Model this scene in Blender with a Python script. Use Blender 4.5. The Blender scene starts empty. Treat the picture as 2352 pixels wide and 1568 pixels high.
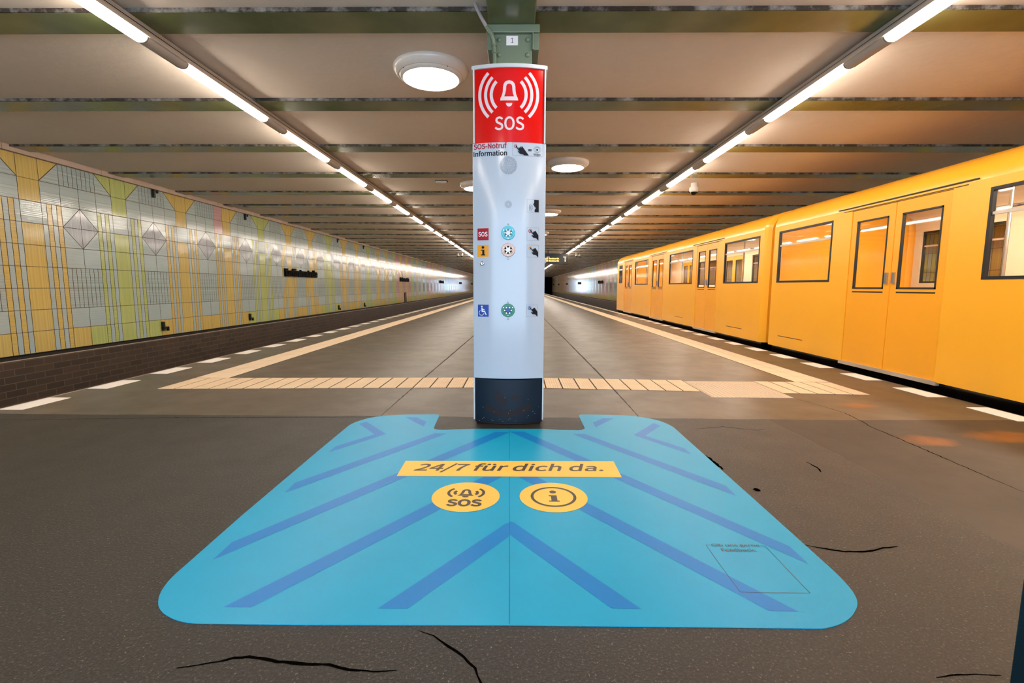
import bpy, bmesh, math, random
from mathutils import Vector, Matrix
from mathutils.geometry import tessellate_polygon
random.seed(7)
scene = bpy.context.scene
COL = scene.collection
PI = math.pi

# ------------------------------------------------------------------ camera, world, exposure
F_PX, PPX, PPY = 1100.0, 14.0, 126.0      # focal length and vanishing point offset of a 2352 wide frame
dy = Vector((PPX, PPY, -F_PX)).normalized()
ROLL = 0.0051
dxv = Vector((1.0, -ROLL, 0.0)); dxv.z = (dxv.x*dy.x + dxv.y*dy.y)/-dy.z; dxv.normalize()
dzv = dxv.cross(dy)
cam = bpy.data.cameras.new('camera'); cam_ob = bpy.data.objects.new('camera', cam); COL.objects.link(cam_ob)
cam.sensor_width = 36.0; cam.lens = 36.0*F_PX/2352.0; cam.clip_start = 0.05; cam.clip_end = 400
rot = Matrix((dxv, dy, dzv)).to_4x4()
cam_ob.matrix_world = Matrix.Translation((0, 0, 1.0)) @ rot
scene.camera = cam_ob
scene.view_settings.view_transform = 'Standard'
scene.view_settings.look = 'None'
scene.view_settings.gamma = 1.0
scene.view_settings.use_curve_mapping = False
scene.view_settings.exposure = 1.6
TUBE_POWER = 14.0
RING_POWER = 11.0
SKY_POWER = 2.2
LAMP_COLOUR = (1.0, 0.87, 0.74)

world = bpy.data.worlds.new('daylight'); scene.world = world; world.use_nodes = True
wb = world.node_tree.nodes['Background']
wb.inputs[0].default_value = (0.58, 0.77, 1.0, 1); wb.inputs[1].default_value = SKY_POWER

# ------------------------------------------------------------------ materials
def lin(h):
    if isinstance(h, str):
        h = h.lstrip('#'); h = [int(h[i:i+2], 16) for i in (0, 2, 4)]
    r = []
    for c in h[:3]:
        c /= 255.0
        r.append(c/12.92 if c <= 0.04045 else ((c+0.055)/1.055)**2.4)
    return (*r, 1.0)

class NT:
    def __init__(self, name):
        self.m = bpy.data.materials.new(name); self.m.use_nodes = True
        self.t = self.m.node_tree; self.b = self.t.nodes['Principled BSDF']
        self.out = self.t.nodes['Material Output']
    def n(self, kind, **kw):
        nd = self.t.nodes.new(kind)
        for k, v in kw.items():
            if k == 'inputs':
                for i, val in v.items(): nd.inputs[i].default_value = val
            else: setattr(nd, k, v)
        return nd
    def l(self, a, b): self.t.links.new(a, b)
    def math(self, op, a, b=None, clamp=False):
        nd = self.n('ShaderNodeMath', operation=op, use_clamp=clamp)
        for i, v in enumerate((a, b)):
            if v is None: continue
            if isinstance(v, (int, float)): nd.inputs[i].default_value = v
            else: self.l(v, nd.inputs[i])
        return nd.outputs[0]
    def pos(self):
        g = self.n('ShaderNodeNewGeometry'); s = self.n('ShaderNodeSeparateXYZ'); self.l(g.outputs['Position'], s.inputs[0])
        return g.outputs['Position'], s.outputs
    def noise(self, scale, detail=3, rough=0.5, vec=None, dist=0.0):
        nd = self.n('ShaderNodeTexNoise', inputs={'Scale': scale, 'Detail': detail, 'Roughness': rough, 'Distortion': dist})
        if vec is None: vec = self.pos()[0]
        self.l(vec, nd.inputs['Vector']); return nd.outputs['Fac']
    def ramp(self, fac, stops):
        nd = self.n('ShaderNodeValToRGB'); cr = nd.color_ramp
        while len(cr.elements) < len(stops): cr.elements.new(0.5)
        for e, (p, c) in zip(cr.elements, stops):
            e.position = p; e.color = c if len(c) == 4 else (*c, 1)
        self.l(fac, nd.inputs[0]); return nd.outputs[0]
    def mix(self, fac, a, b, blend='MIX'):
        nd = self.n('ShaderNodeMix', data_type='RGBA', blend_type=blend)
        for sock, v in ((nd.inputs[0], fac), (nd.inputs[6], a), (nd.inputs[7], b)):
            if isinstance(v, (int, float)): sock.default_value = v
            elif isinstance(v, tuple): sock.default_value = v
            else: self.l(v, sock)
        return nd.outputs[2]
    def bump(self, h, strength=0.3, dist=0.01):
        nd = self.n('ShaderNodeBump', inputs={'Strength': strength, 'Distance': dist})
        self.l(h, nd.inputs['Height']); self.l(nd.outputs[0], self.b.inputs['Normal'])
    def set(self, **kw):
        for k, v in kw.items(): self.b.inputs[k.replace('_', ' ')].default_value = v
        return self

def plain(name, col, rough=0.5, metal=0.0, var=0.06, spec=0.5, scale=6.0, bump=0.0, bscale=60):
    t = NT(name); c = lin(col); t.set(Roughness=rough, Metallic=metal, Specular_IOR_Level=spec)
    nf = t.noise(scale, 4)
    k = 1 - var
    t.l(t.mix(nf, tuple(x*k for x in c[:3])+(1,), tuple(min(1, x*(1+var)) for x in c[:3])+(1,)), t.b.inputs['Base Color'])
    if bump: t.bump(t.noise(bscale, 3), bump, 0.004)
    return t.m

def glow(name, col, power):
    t = NT(name); t.set(Base_Color=(0.8, 0.8, 0.8, 1), Roughness=0.3)
    t.b.inputs['Emission Color'].default_value = (*col[:3], 1); t.b.inputs['Emission Strength'].default_value = power
    return t.m

def ribbed(name, col, axis, period=0.016, rough=0.11, strength=0.16):
    """glazed wall tile with a fine ribbed relief running along or across the wall"""
    t = NT(name); c = lin(col); t.set(Roughness=rough, Specular_IOR_Level=0.75)
    p, s = t.pos()
    if axis == 'h': co = s[2]
    elif axis == 'v': co = s[1]
    else: co = None
    nf = t.noise(2.2, 3)
    fine = t.noise(9.0, 2)
    base = t.mix(nf, tuple(x*0.9 for x in c[:3])+(1,), tuple(min(1, x*1.1) for x in c[:3])+(1,))
    if co is not None:
        st = t.n('ShaderNodeCombineXYZ')
        t.l(t.math('MULTIPLY', co, 1/period), st.inputs[0])
        n2 = t.n('ShaderNodeTexNoise', noise_dimensions='3D', inputs={'Scale': 1.0, 'Detail': 1.0})
        t.l(st.outputs[0], n2.inputs['Vector'])
        w = t.math('SINE', t.math('MULTIPLY', co, 2*PI/period))
        h = t.math('ADD', t.math('MULTIPLY', w, 0.5), t.math('MULTIPLY', n2.outputs['Fac'], 1.3))
        base = t.mix(t.math('MULTIPLY', t.ramp(n2.outputs['Fac'], [(0.38, (0, 0, 0, 1)), (0.62, (1, 1, 1, 1))]), 0.5), base, tuple(x*0.68 for x in c[:3])+(1,))  # relief shade between ribs painted in as darker stripes of the base colour
        t.bump(h, strength, 0.0012)
    else:
        t.bump(fine, 0.05, 0.002)
    t.l(base, t.b.inputs['Base Color'])
    return t.m

M = {}
M['grey_h'] = ribbed('tile_grey_horizontal', '#bccdcb', 'h', 0.026)
M['grey_p'] = ribbed('tile_grey_plain', '#bacdcd', 'h', 0.008, strength=0.12)
M['grey_v'] = ribbed('tile_grey_vertical', '#b5c7c6', 'h', 0.03)
M['yellow_v'] = ribbed('tile_yellow_vertical', '#e0c677', 'v', 0.03, strength=0.2)
M['yellow_h'] = ribbed('tile_yellow_horizontal', '#e0c475', 'h', 0.018, strength=0.2)
M['green_v'] = ribbed('tile_green_vertical', '#c6d284', 'v', 0.03, strength=0.2)
M['green_h'] = ribbed('tile_green_horizontal', '#c6d182', 'h', 0.018, strength=0.2)
M['mauve_v'] = ribbed('tile_mauve_vertical', '#b3bac2', 'v', 0.024)
M['pink_h'] = ribbed('tile_pink_horizontal', '#d6acae', 'h', 0.022)
M['pink_p'] = ribbed('tile_pink_plain', '#e0b4b3', 'h', 0.01, strength=0.12)
M['amber_v'] = ribbed('tile_amber_vertical', '#e8bf74', 'v', 0.024)
M['grout'] = plain('tile_grout', '#6f5a45', 0.85)

def beam_paint():
    t = NT('green_beam_paint'); t.set(Roughness=0.2, Specular_IOR_Level=0.6)
    t.l(t.ramp(t.noise(3.5, 4), [(0.3, lin('#58623d')), (0.7, lin('#687048'))]), t.b.inputs['Base Color'])
    t.bump(t.noise(38, 3), 0.16, 0.004)
    return t.m
M['beam'] = beam_paint()
def seam_paint():
    t = NT('flaking_edge_paint'); t.set(Roughness=0.8)
    p, s = t.pos()
    nf = t.noise(7, 6, 0.7)
    t.l(t.ramp(nf, [(0.45, lin('#3a322c')), (0.64, lin('#9f9892'))]), t.b.inputs['Base Color'])
    t.bump(t.noise(30, 5), 0.6, 0.01)
    return t.m
M['seam'] = seam_paint()
def plaster():
    t = NT('ceiling_plaster'); t.set(Roughness=0.9, Specular_IOR_Level=0.2)
    a = t.noise(0.9, 5, 0.6); b = t.noise(14, 4)
    c1 = t.mix(a, lin('#dfd1c2'), lin('#ece0d2'))
    t.l(t.mix(t.math('MULTIPLY', b, 0.15), c1, lin('#b7a592')), t.b.inputs['Base Color'])
    t.bump(t.noise(5, 6, 0.6), 0.22, 0.03)
    return t.m
M['plaster'] = plaster()
M['ledge'] = plain('wall_ledge', '#c9b6a6', 0.8, var=0.15, bump=0.3, bscale=20)
M['column_green'] = plain('column_paint', '#71806b', 0.35, bump=0.25, bscale=25)
M['cable'] = plain('cable_grey', '#a39c9c', 0.5)
M['alu'] = plain('trunking_enamel', '#c9c0b5', 0.4)
M['alu_white'] = plain('lamp_cover_white', '#bdb3a8', 0.5, spec=0.25)
M['dark_gap'] = plain('dark_gap', '#1c1815', 0.7)
M['grey_plate'] = plain('grey_plate', '#6d6760', 0.5)
M['tube'] = glow('tube_light', LAMP_COLOUR, TUBE_POWER)
M['ring_glow'] = glow('ceiling_lamp_light', (1.0, 0.90, 0.78), RING_POWER)
M['lamp_white'] = plain('lamp_enamel', '#ded6cc', 0.18)
M['white_paint'] = plain('white_road_paint', '#f3ebe2', 0.7, var=0.1, scale=20)
M['navy'] = plain('navy_enamel', '#08192a', 0.4, spec=0.3, var=0.2)
M['enamel'] = plain('white_enamel', '#b9c6d6', 0.14, var=0.015, scale=2)
M['rail_white'] = plain('rail_white', '#c9cfd4', 0.35)
M['black'] = plain('black_paint', '#0d0b0a', 0.4)
M['matt_black'] = plain('matt_black', '#070605', 0.7, spec=0.15)
M['ink'] = plain('black_ink', '#0d0f1a', 0.5, spec=0.2)
M['red_ink'] = plain('red_ink', '#a80426', 0.4, spec=0.3)
M['blue_ink'] = plain('blue_ink', '#0b47a4', 0.35)
M['orange_ink'] = plain('orange_ink', '#eda01f', 0.35)
M['white_ink'] = plain('white_ink', '#f1f0f4', 0.35)
M['grey_ink'] = plain('grey_ink', '#7d8294', 0.4)
M['steel'] = plain('polished_steel', '#b9bcc2', 0.2, metal=0.9)
M['cyan'] = plain('cyan_ring', '#45b7cd', 0.25)
M['teal_dark'] = plain('teal_ring', '#0b6a80', 0.3)
M['lilac'] = plain('lilac_metal', '#b9b4cc', 0.3, metal=0.3)
M['copper'] = plain('copper_ring', '#b49384', 0.3, metal=0.3)
M['green_ring'] = plain('green_ring', '#0a7d5e', 0.3)
M['led'] = glow('button_led', (1.0, 0.95, 0.55), 1.6)
M['residue'] = plain('sticker_residue', '#1f161a', 0.5, spec=0.3, var=0.3, scale=30)

def backlit(name, col, power):
    t = NT(name); t.set(Roughness=0.15); c = lin(col)
    t.b.inputs['Base Color'].default_value = c
    t.b.inputs['Emission Color'].default_value = c; t.b.inputs['Emission Strength'].default_value = power
    return t.m
M['sign_red'] = backlit('backlit_red', '#cc0402', 0.05)
M['sign_white'] = backlit('backlit_white', '#dccdd4', 0.03)

def vinyl(name, col, rough=0.38):
    t = NT(name); c = lin(col); t.set(Roughness=rough, Specular_IOR_Level=0.3)
    a = t.noise(5, 5, 0.65); 
    t.l(t.mix(a, tuple(x*0.92 for x in c[:3])+(1,), tuple(min(1, x*1.08) for x in c[:3])+(1,)), t.b.inputs['Base Color'])
    t.bump(t.noise(120, 2), 0.12, 0.002)
    return t.m
M['sheet_blue'] = vinyl('sheet_blue', '#14a0cb')
M['chevron_blue'] = vinyl('chevron_blue', '#0a7cc6')
M['sheet_yellow'] = vinyl('sheet_yellow', '#f2c552')
M['sheet_brown'] = vinyl('sheet_brown', '#4f4238')
M['sheet_seam'] = plain('sheet_seam', '#12688c', 0.6)

def asphalt():
    t = NT('platform_asphalt'); p, s = t.pos(); X, Y = s[0], s[1]
    wob = t.math('MULTIPLY', t.math('SUBTRACT', t.noise(1.3, 3), 0.5), 0.10)
    yy = t.math('ADD', Y, wob); xx = t.math('ADD', X, wob)
    far = t.math('GREATER_THAN', yy, 3.6)
    right = t.math('GREATER_THAN', xx, 1.92)
    smooth = t.math('MAXIMUM', far, right)                    # newer smooth patch against the old coarse asphalt
    beyond = t.math('GREATER_THAN', t.math('ADD', Y, t.math('MULTIPLY', wob, 0.4)), 6.06)
    n1 = t.noise(0.55, 5, 0.6); n2 = t.noise(3.0, 5, 0.6); n3 = t.noise(120, 3, 0.75); n4 = t.noise(300, 2)
    cs = t.ramp(n1, [(0.32, lin('#4b4035')), (0.5, lin('#5b4f43')), (0.7, lin('#6c5f52'))])
    cf = t.ramp(n1, [(0.32, lin('#4e4637')), (0.68, lin('#625849'))])
    cs = t.mix(beyond, cs, cf)
    cs = t.mix(t.math('MULTIPLY', right, t.math('SUBTRACT', 1.0, far)), cs, t.ramp(n1, [(0.3, lin('#3a2f25')), (0.7, lin('#493b2e'))]))
    cc = t.ramp(n3, [(0.30, lin('#0b0a09')), (0.50, lin('#221f1b')), (0.62, lin('#403a34')), (0.72, lin('#a89c8d'))])
    col = t.mix(smooth, cc, cs)
    wear = t.ramp(n2, [(0.45, (0, 0, 0, 1)), (0.75, (1, 1, 1, 1))])
    col = t.mix(t.math('MULTIPLY', wear, 0.22), col, lin('#3a3128'))
    col = t.mix(t.math('MULTIPLY', t.noise(60, 3), 0.16), col, lin('#2d261f'))
    # rust stains near the right edge
    def blob(cx, cy, rx, ry):
        ax = t.math('DIVIDE', t.math('SUBTRACT', X, cx), rx); ay = t.math('DIVIDE', t.math('SUBTRACT', Y, cy), ry)
        d = t.math('ADD', t.math('MULTIPLY', ax, ax), t.math('MULTIPLY', ay, ay))
        d = t.math('ADD', d, t.math('MULTIPLY', t.math('SUBTRACT', n2, 0.5), 2.2))
        return t.math('SUBTRACT', 1.0, d, clamp=True)
    st = t.math('ADD', t.math('ADD', blob(2.72, 3.1, 0.2, 0.13), blob(2.9, 4.05, 0.18, 0.1)), blob(3.3, 3.2, 0.3, 0.15), clamp=True)
    col = t.mix(t.math('MULTIPLY', st, 0.75), col, lin('#96561a'))
    t.l(col, t.b.inputs['Base Color'])
    t.l(t.math('ADD', t.math('MULTIPLY', n2, 0.22), t.math('ADD', 0.25, t.math('ADD', t.math('MULTIPLY', t.math('SUBTRACT', 1.0, smooth), 0.06), t.math('MULTIPLY', t.math('MULTIPLY', right, t.math('SUBTRACT', 1.0, far)), 0.2)))), t.b.inputs['Roughness'])
    h = t.math('ADD', t.math('MULTIPLY', n3, t.math('SUBTRACT', 1.05, smooth)), t.math('ADD', t.math('MULTIPLY', n4, 0.12), t.math('MULTIPLY', n2, 0.6)))
    t.bump(h, 0.55, 0.006)
    t.set(Specular_IOR_Level=0.5)
    return t.m
M['asphalt'] = asphalt()

def tactile(name, axis, col='#ecd3b2'):
    t = NT(name); p, s = t.pos(); t.set(Roughness=0.6)
    co = s[0] if axis == 'x' else s[1]
    w = t.math('SINE', t.math('MULTIPLY', co, 2*PI/0.024))
    c = lin(col)
    v = t.mix(t.noise(7, 4), tuple(x*0.86 for x in c[:3])+(1,), tuple(min(1, x*1.08) for x in c[:3])+(1,))
    g = t.math('MULTIPLY', t.math('LESS_THAN', w, -0.55), 0.28)
    t.l(t.mix(g, v, tuple(x*0.45 for x in c[:3])+(1,)), t.b.inputs['Base Color'])
    t.bump(w, 0.4, 0.003)
    return t.m
M['tactile_x'] = tactile('ribbed_guide_tile_long', 'x')
M['tactile_y'] = tactile('ribbed_guide_tile_cross', 'x', '#e6caa6')
M['dots'] = plain('dotted_guide_plate', '#cbb59a', 0.55, var=0.08)
M['dark_joint'] = plain('tile_joint', '#3c3026', 0.9)
M['crack'] = plain('crack_black', '#060504', 1.0, spec=0.0)  # near-black colour of the floor cracks and the pothole
M['joint'] = plain('pavement_joint', '#33291f', 0.8)

def brick():
    t = NT('brown_clinker_brick'); p, s = t.pos(); t.set(Roughness=0.45)
    cb = t.n('ShaderNodeCombineXYZ'); t.l(s[1], cb.inputs[0]); t.l(s[2], cb.inputs[1])
    b = t.n('ShaderNodeTexBrick', offset=0.5, inputs={'Scale': 1.0, 'Mortar Size': 0.006, 'Mortar Smooth': 0.1, 'Bias': 0.0, 'Brick Width': 0.29, 'Row Height': 0.1,
        'Color1': lin('#40362d'), 'Color2': lin('#554438'), 'Mortar': lin('#6d5d4f')})
    t.l(cb.outputs[0], b.inputs['Vector'])
    t.l(t.mix(t.math('MULTIPLY', t.noise(2, 4), 0.3), b.outputs['Color'], lin('#3a2e25')), t.b.inputs['Base Color'])
    t.bump(b.outputs['Fac'], -0.4, 0.004)
    return t.m
M['brick'] = brick()
M['concrete_dark'] = plain('dark_track_bed', '#2a2522', 0.9, bump=0.5, bscale=18)
M['rail_steel'] = plain('rail_steel', '#7d746c', 0.3, metal=0.8)

M['train_yellow'] = plain('train_yellow_paint', '#ffb52c', 0.26, var=0.02, scale=1.0, spec=0.5)
M['train_door'] = plain('train_door_yellow_paint', '#fbab22', 0.3, var=0.02, scale=1.0)
M['rubber'] = plain('black_rubber', '#17120e', 0.5)
M['skirt'] = plain('black_underframe', '#0d0a08', 0.16)
M['sill'] = plain('door_sill_metal', '#cdbfae', 0.3, metal=0.5)
M['interior'] = plain('car_interior_cream', '#e3cfae', 0.5)
M['seat'] = plain('seat_fabric', '#4b4a57', 0.9)
M['car_lamp'] = glow('car_ceiling_strip', (1.0, 0.9, 0.78), 9.0)
def glass():
    t = NT('train_window_glass'); nt = t.t
    tr = t.n('ShaderNodeBsdfTransparent'); tr.inputs[0].default_value = (0.96, 0.93, 0.9, 1)
    gl = t.n('ShaderNodeBsdfGlossy'); gl.inputs['Roughness'].default_value = 0.03
    lw = t.n('ShaderNodeLayerWeight'); lw.inputs['Blend'].default_value = 0.5
    ms = t.n('ShaderNodeMixShader')
    t.l(t.math('ADD', 0.04, t.math('MULTIPLY', t.math('POWER', lw.outputs['Facing'], 5.0), 0.7)), ms.inputs[0]); t.l(tr.outputs[0], ms.inputs[1]); t.l(gl.outputs[0], ms.inputs[2])
    t.l(ms.outputs[0], t.out.inputs['Surface'])
    return t.m
M['glass'] = glass()
M['board'] = plain('display_black', '#0c0a09', 0.25)
M['led_text'] = glow('display_amber', (1.0, 0.40, 0.035), 1.5)
M['camera_dome'] = plain('smoked_dome', '#080808', 0.08)
M['board_white'] = glow('display_header', (0.9, 0.8, 0.65), 0.5)
M['teal_cladding'] = plain('dark_teal_cladding', '#082532', 0.5, spec=0.3, var=0.3, scale=9)

# ------------------------------------------------------------------ mesh helpers
class MB:
    def __init__(self): self.v = []; self.f = []; self.mi = []; self.mats = []
    def m(self, mat):
        if mat not in self.mats: self.mats.append(mat)
        return self.mats.index(mat)
    def poly(self, pts, mat='black'):
        i = len(self.v); self.v += [tuple(p) for p in pts]; self.f.append(tuple(range(i, i+len(pts)))); self.mi.append(self.m(mat))
    def box(self, a, b, mat='black'):
        (x0, y0, z0), (x1, y1, z1) = a, b
        i = len(self.v)
        self.v += [(x0,y0,z0),(x1,y0,z0),(x1,y1,z0),(x0,y1,z0),(x0,y0,z1),(x1,y0,z1),(x1,y1,z1),(x0,y1,z1)]
        for f in ((3,2,1,0),(4,5,6,7),(0,1,5,4),(1,2,6,5),(2,3,7,6),(3,0,4,7)):
            self.f.append(tuple(i+k for k in f)); self.mi.append(self.m(mat))
    def sweep(self, rings, mat='black', closed=True, caps=True):
        n = len(rings[0]); i = len(self.v)
        for r in rings: self.v += [tuple(p) for p in r]
        mi = self.m(mat)
        for k in range(len(rings)-1):
            for j in range(n if closed else n-1):
                a = i+k*n+j; b = i+k*n+(j+1) % n
                self.f.append((a, b, b+n, a+n)); self.mi.append(mi)
        if caps and closed:
            self.f.append(tuple(i+j for j in reversed(range(n)))); self.mi.append(mi)
            self.f.append(tuple(i+(len(rings)-1)*n+j for j in range(n))); self.mi.append(mi)
    def prism_z(self, pts, z0, z1, mat='black'):
        self.sweep([[(x, y, z0) for x, y in pts], [(x, y, z1) for x, y in pts]], mat)
    def prism_y(self, pts, y0, y1, mat='black', caps=True, closed=True):
        self.sweep([[(x, y0, z) for x, z in pts], [(x, y1, z) for x, z in pts]], mat, closed, caps)
    def lathe(self, prof, c, axis='z', n=32, mat='black'):
        rings = []
        for r, h in prof:
            ring = []
            for k in range(n):
                a = 2*PI*k/n; u, w = r*math.cos(a), r*math.sin(a)
                if axis == 'z': ring.append((c[0]+u, c[1]+w, c[2]+h))
                elif axis == 'y': ring.append((c[0]+u, c[1]+h, c[2]+w))
                else: ring.append((c[0]+h, c[1]+u, c[2]+w))
            rings.append(ring)
        self.sweep(rings, mat)
    def tube(self, pts, r, mat='black', n=10):
        pts = [Vector(p) for p in pts]; rings = []
        for k, p in enumerate(pts):
            d = (pts[min(k+1, len(pts)-1)] - pts[max(k-1, 0)]).normalized()
            u = d.cross(Vector((0.31, 0.93, 0.17))).normalized(); w = d.cross(u)
            rings.append([p + u*(r*math.cos(2*PI*j/n)) + w*(r*math.sin(2*PI*j/n)) for j in range(n)])
        self.sweep(rings, mat)
    def add(self, vf, mat):
        v, f = vf; i = len(self.v); self.v += [tuple(p) for p in v]
        mi = self.m(mat)
        for q in f: self.f.append(tuple(i+k for k in q)); self.mi.append(mi)
    def build(self, name, parent=None, smooth=False, bevel=0.0, fixn=True):
        me = bpy.data.meshes.new(name); me.from_pydata(self.v, [], self.f)
        for k in self.mats: me.materials.append(M[k])
        me.polygons.foreach_set('material_index', self.mi)
        if fixn:
            bm = bmesh.new(); bm.from_mesh(me); bmesh.ops.recalc_face_normals(bm, faces=bm.faces); bm.to_mesh(me); bm.free()
        if smooth:
            me.polygons.foreach_set('use_smooth', [True]*len(me.polygons))
            me.set_sharp_from_angle(angle=math.radians(38))
        me.update()
        ob = bpy.data.objects.new(name, me); COL.objects.link(ob)
        if parent is not None: ob.parent = parent
        if bevel:
            b = ob.modifiers.new('bevel', 'BEVEL'); b.width = bevel; b.segments = 2; b.limit_method = 'ANGLE'
        return ob

def tag(o, label, cat, group=None, kind=None):
    o['label'] = label; o['category'] = cat
    if group: o['group'] = group
    if kind: o['kind'] = kind
    return o
def thing(name, loc=(0, 0, 0)):
    o = bpy.data.objects.new(name, None); o.empty_display_size = 0.1; COL.objects.link(o); o.location = loc
    return o
def under(o, root):
    """parent o, built in world coordinates, under root"""
    o.parent = root; o.matrix_parent_inverse = Matrix.Translation(-root.location) if root.type == 'EMPTY' and root.parent is None else Matrix.Identity(4)
    return o
def sub(o, part):
    o.parent = part; return o
def dup(root, loc):
    r = root.copy(); COL.objects.link(r); r.location = loc
    for ch in list(root.children):
        c = ch.copy(); COL.objects.link(c); c.parent = r; c.matrix_parent_inverse = ch.matrix_parent_inverse.copy()
        for g in ch.children:
            d = g.copy(); COL.objects.link(d); d.parent = c; d.matrix_parent_inverse = g.matrix_parent_inverse.copy()
    return r
ORD = ['first', 'second', 'third', 'fourth', 'fifth', 'sixth', 'seventh', 'eighth', 'ninth', 'tenth', 'eleventh', 'twelfth']

_textcache = {}
import os
def builtin_font(fn):      # humanist faces that ship inside Blender itself; its default face if missing
    try: return bpy.data.fonts.load(os.path.join(bpy.utils.system_resource('DATAFILES'), 'fonts', fn))
    except Exception: return None
FONT_H = builtin_font('Noto Sans CJK Regular.woff2'); FONT_G = builtin_font('Inter.woff2')
def text_vf(s, bold=0.0, shear=0.0, depth=0.0, face='h'):
    """flat lettering normalised to a unit box: verts (u, v, w) and faces"""
    key = (s, bold, shear, depth, face)
    if key in _textcache: return _textcache[key]
    cu = bpy.data.curves.new('lettering', 'FONT'); cu.body = s; cu.size = 1.0; cu.offset = bold; cu.shear = shear
    
    ft = FONT_H if face == 'h' else FONT_G
    if ft: cu.font = ft; cu.offset = bold*(0.55 if face == 'h' else 0.8)
    cu.resolution_u = 4; cu.extrude = depth; cu.fill_mode = 'BOTH' if depth else 'FRONT'
    ob = bpy.data.objects.new('lettering', cu); COL.objects.link(ob)
    dg = bpy.context.evaluated_depsgraph_get(); ev = ob.evaluated_get(dg)
    me = bpy.data.meshes.new_from_object(ev)
    v = [tuple(x.co) for x in me.vertices]; f = [tuple(p.vertices) for p in me.polygons]
    bpy.data.objects.remove(ob); bpy.data.curves.remove(cu); bpy.data.meshes.remove(me)
    xs = [p[0] for p in v]; ys = [p[1] for p in v]
    x0, x1, y0, y1 = min(xs), max(xs), min(ys), max(ys)
    r = ([((x-x0)/(x1-x0), (y-y0)/(y1-y0), z) for x, y, z in v], f)
    _textcache[key] = r
    return r
def place(vf, fn):
    return [fn(*p) for p in vf[0]], vf[1]
def flat(pts):   # 2-D polygon (list of (u, v)) as verts+faces, triangulated so that concave outlines fill properly
    v = [(x, y, 0.0) for x, y in pts]
    return v, [tuple(t) for t in tessellate_polygon([[Vector(p) for p in v]])]
def band(outer, inner):   # closed band between two outlines of equal length
    n = len(outer)
    return [(x, y, 0) for x, y in outer+inner], [(k, (k+1) % n, n+(k+1) % n, n+k) for k in range(n)]
def strip(a, b):          # open band
    n = len(a)
    return [(x, y, 0) for x, y in a+b], [(k, k+1, n+k+1, n+k) for k in range(n-1)]
def circ(cx, cy, rx, n=32, ry=None, a0=0.0, a1=2*PI, end=False):
    ry = rx if ry is None else ry
    m = n-1 if end else n
    return [(cx+rx*math.cos(a0+(a1-a0)*k/m), cy+ry*math.sin(a0+(a1-a0)*k/m)) for k in range(n)]
def rect(x0, y0, x1, y1): return [(x0, y0), (x1, y0), (x1, y1), (x0, y1)]
def frame(x0, y0, x1, y1, w): return band(rect(x0, y0, x1, y1), rect(x0+w, y0+w, x1-w, y1-w))

# ------------------------------------------------------------------ the setting
X_L, X_R = -7.2, 7.05          # tiled walls
Y_A, Y_B = -4.5, 100.0         # station from behind the camera to the far end
E_L, E_R = -4.19, 3.985        # platform edges
Z_BED = -1.1
Z_BEAM, Z_CEIL = 2.93, 2.96

mb = MB(); mb.box((E_L, Y_A, -0.35), (E_R, Y_B, 0.0), 'asphalt')
floor = tag(mb.build('floor'), 'worn brown asphalt platform floor between the two tracks', 'floor', kind='structure')
mb = MB()
mb.box((E_L-0.012, Y_A, -0.12), (E_L, Y_B, 0.001), 'ledge')
tag(mb.build('trim_1'), 'thin pale nosing along the left platform edge', 'platform edge', kind='structure')
mb = MB(); mb.box((E_R, Y_A, -0.12), (E_R+0.01, Y_B, 0.001), 'joint')
tag(mb.build('trim_2'), 'thin dark nosing along the right platform edge', 'platform edge', kind='structure')
mb = MB()
mb.box((X_L-0.3, Y_A, Z_BED-0.1), (X_R+0.3, Y_B+25, Z_BED), 'concrete_dark')
mb.box((E_L+0.25, Y_A, Z_BED), (E_R-0.25, Y_B, -0.35), 'concrete_dark')
tag(mb.build('floor_track_bed'), 'dark track bed below the platform edges', 'track bed', kind='structure')
mb = MB(); mb.box((X_L-0.3, Y_A, Z_CEIL), (X_R+0.3, Y_B, Z_CEIL+0.2), 'plaster')
tag(mb.build('ceiling'), 'low beige plastered station ceiling between green steel beams', 'ceiling', kind='structure')

def crack(pts, w0=0.012, name='crack', mat='crack', z=0.0006, jag=0.004):
    fine = []
    for a, b in zip(pts[:-1], pts[1:]):
        L = math.dist(a, b); n = max(2, min(40, int(L/0.02)))
        for k in range(n):
            t = k/n; fine.append((a[0]+(b[0]-a[0])*t+random.uniform(-jag, jag), a[1]+(b[1]-a[1])*t+random.uniform(-jag, jag)))
    fine.append(pts[-1]); n = len(fine); A = []; B = []
    for k, p in enumerate(fine):
        q = fine[min(k+1, n-1)]; r = fine[max(k-1, 0)]
        d = Vector((q[0]-r[0], q[1]-r[1])); d = d.normalized() if d.length > 0 else Vector((1, 0)); nn = Vector((-d.y, d.x))
        w = w0*(0.25+0.75*math.sin(PI*(k+0.3)/n))*random.uniform(0.6, 1.15)/2
        A.append((p[0]+nn.x*w, p[1]+nn.y*w)); B.append((p[0]-nn.x*w, p[1]-nn.y*w))
    m = MB(); vf = strip(A, B); m.add(([(x, y, z) for x, y, _ in vf[0]], vf[1]), mat)
    return m.build(name, parent=floor, fixn=False)
crack([(-0.893,1.144),(-0.844,1.154),(-0.797,1.166),(-0.764,1.179),(-0.726,1.183),(-0.684,1.18),(-0.638,1.169),(-0.576,1.163),(-0.496,1.161),(-0.439,1.144),(-0.371,1.14),(-0.314,1.146)], 0.011, jag=0.0016)
crack([(-0.286,1.293),(-0.239,1.273),(-0.19,1.231),(-0.145,1.196),(-0.109,1.154),(-0.07,1.07)], 0.008, jag=0.0016)
crack([(1.10,1.80),(1.169,1.768),(1.252,1.742),(1.334,1.741),(1.422,1.77),(1.483,1.781)], 0.012, jag=0.002)
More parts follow.
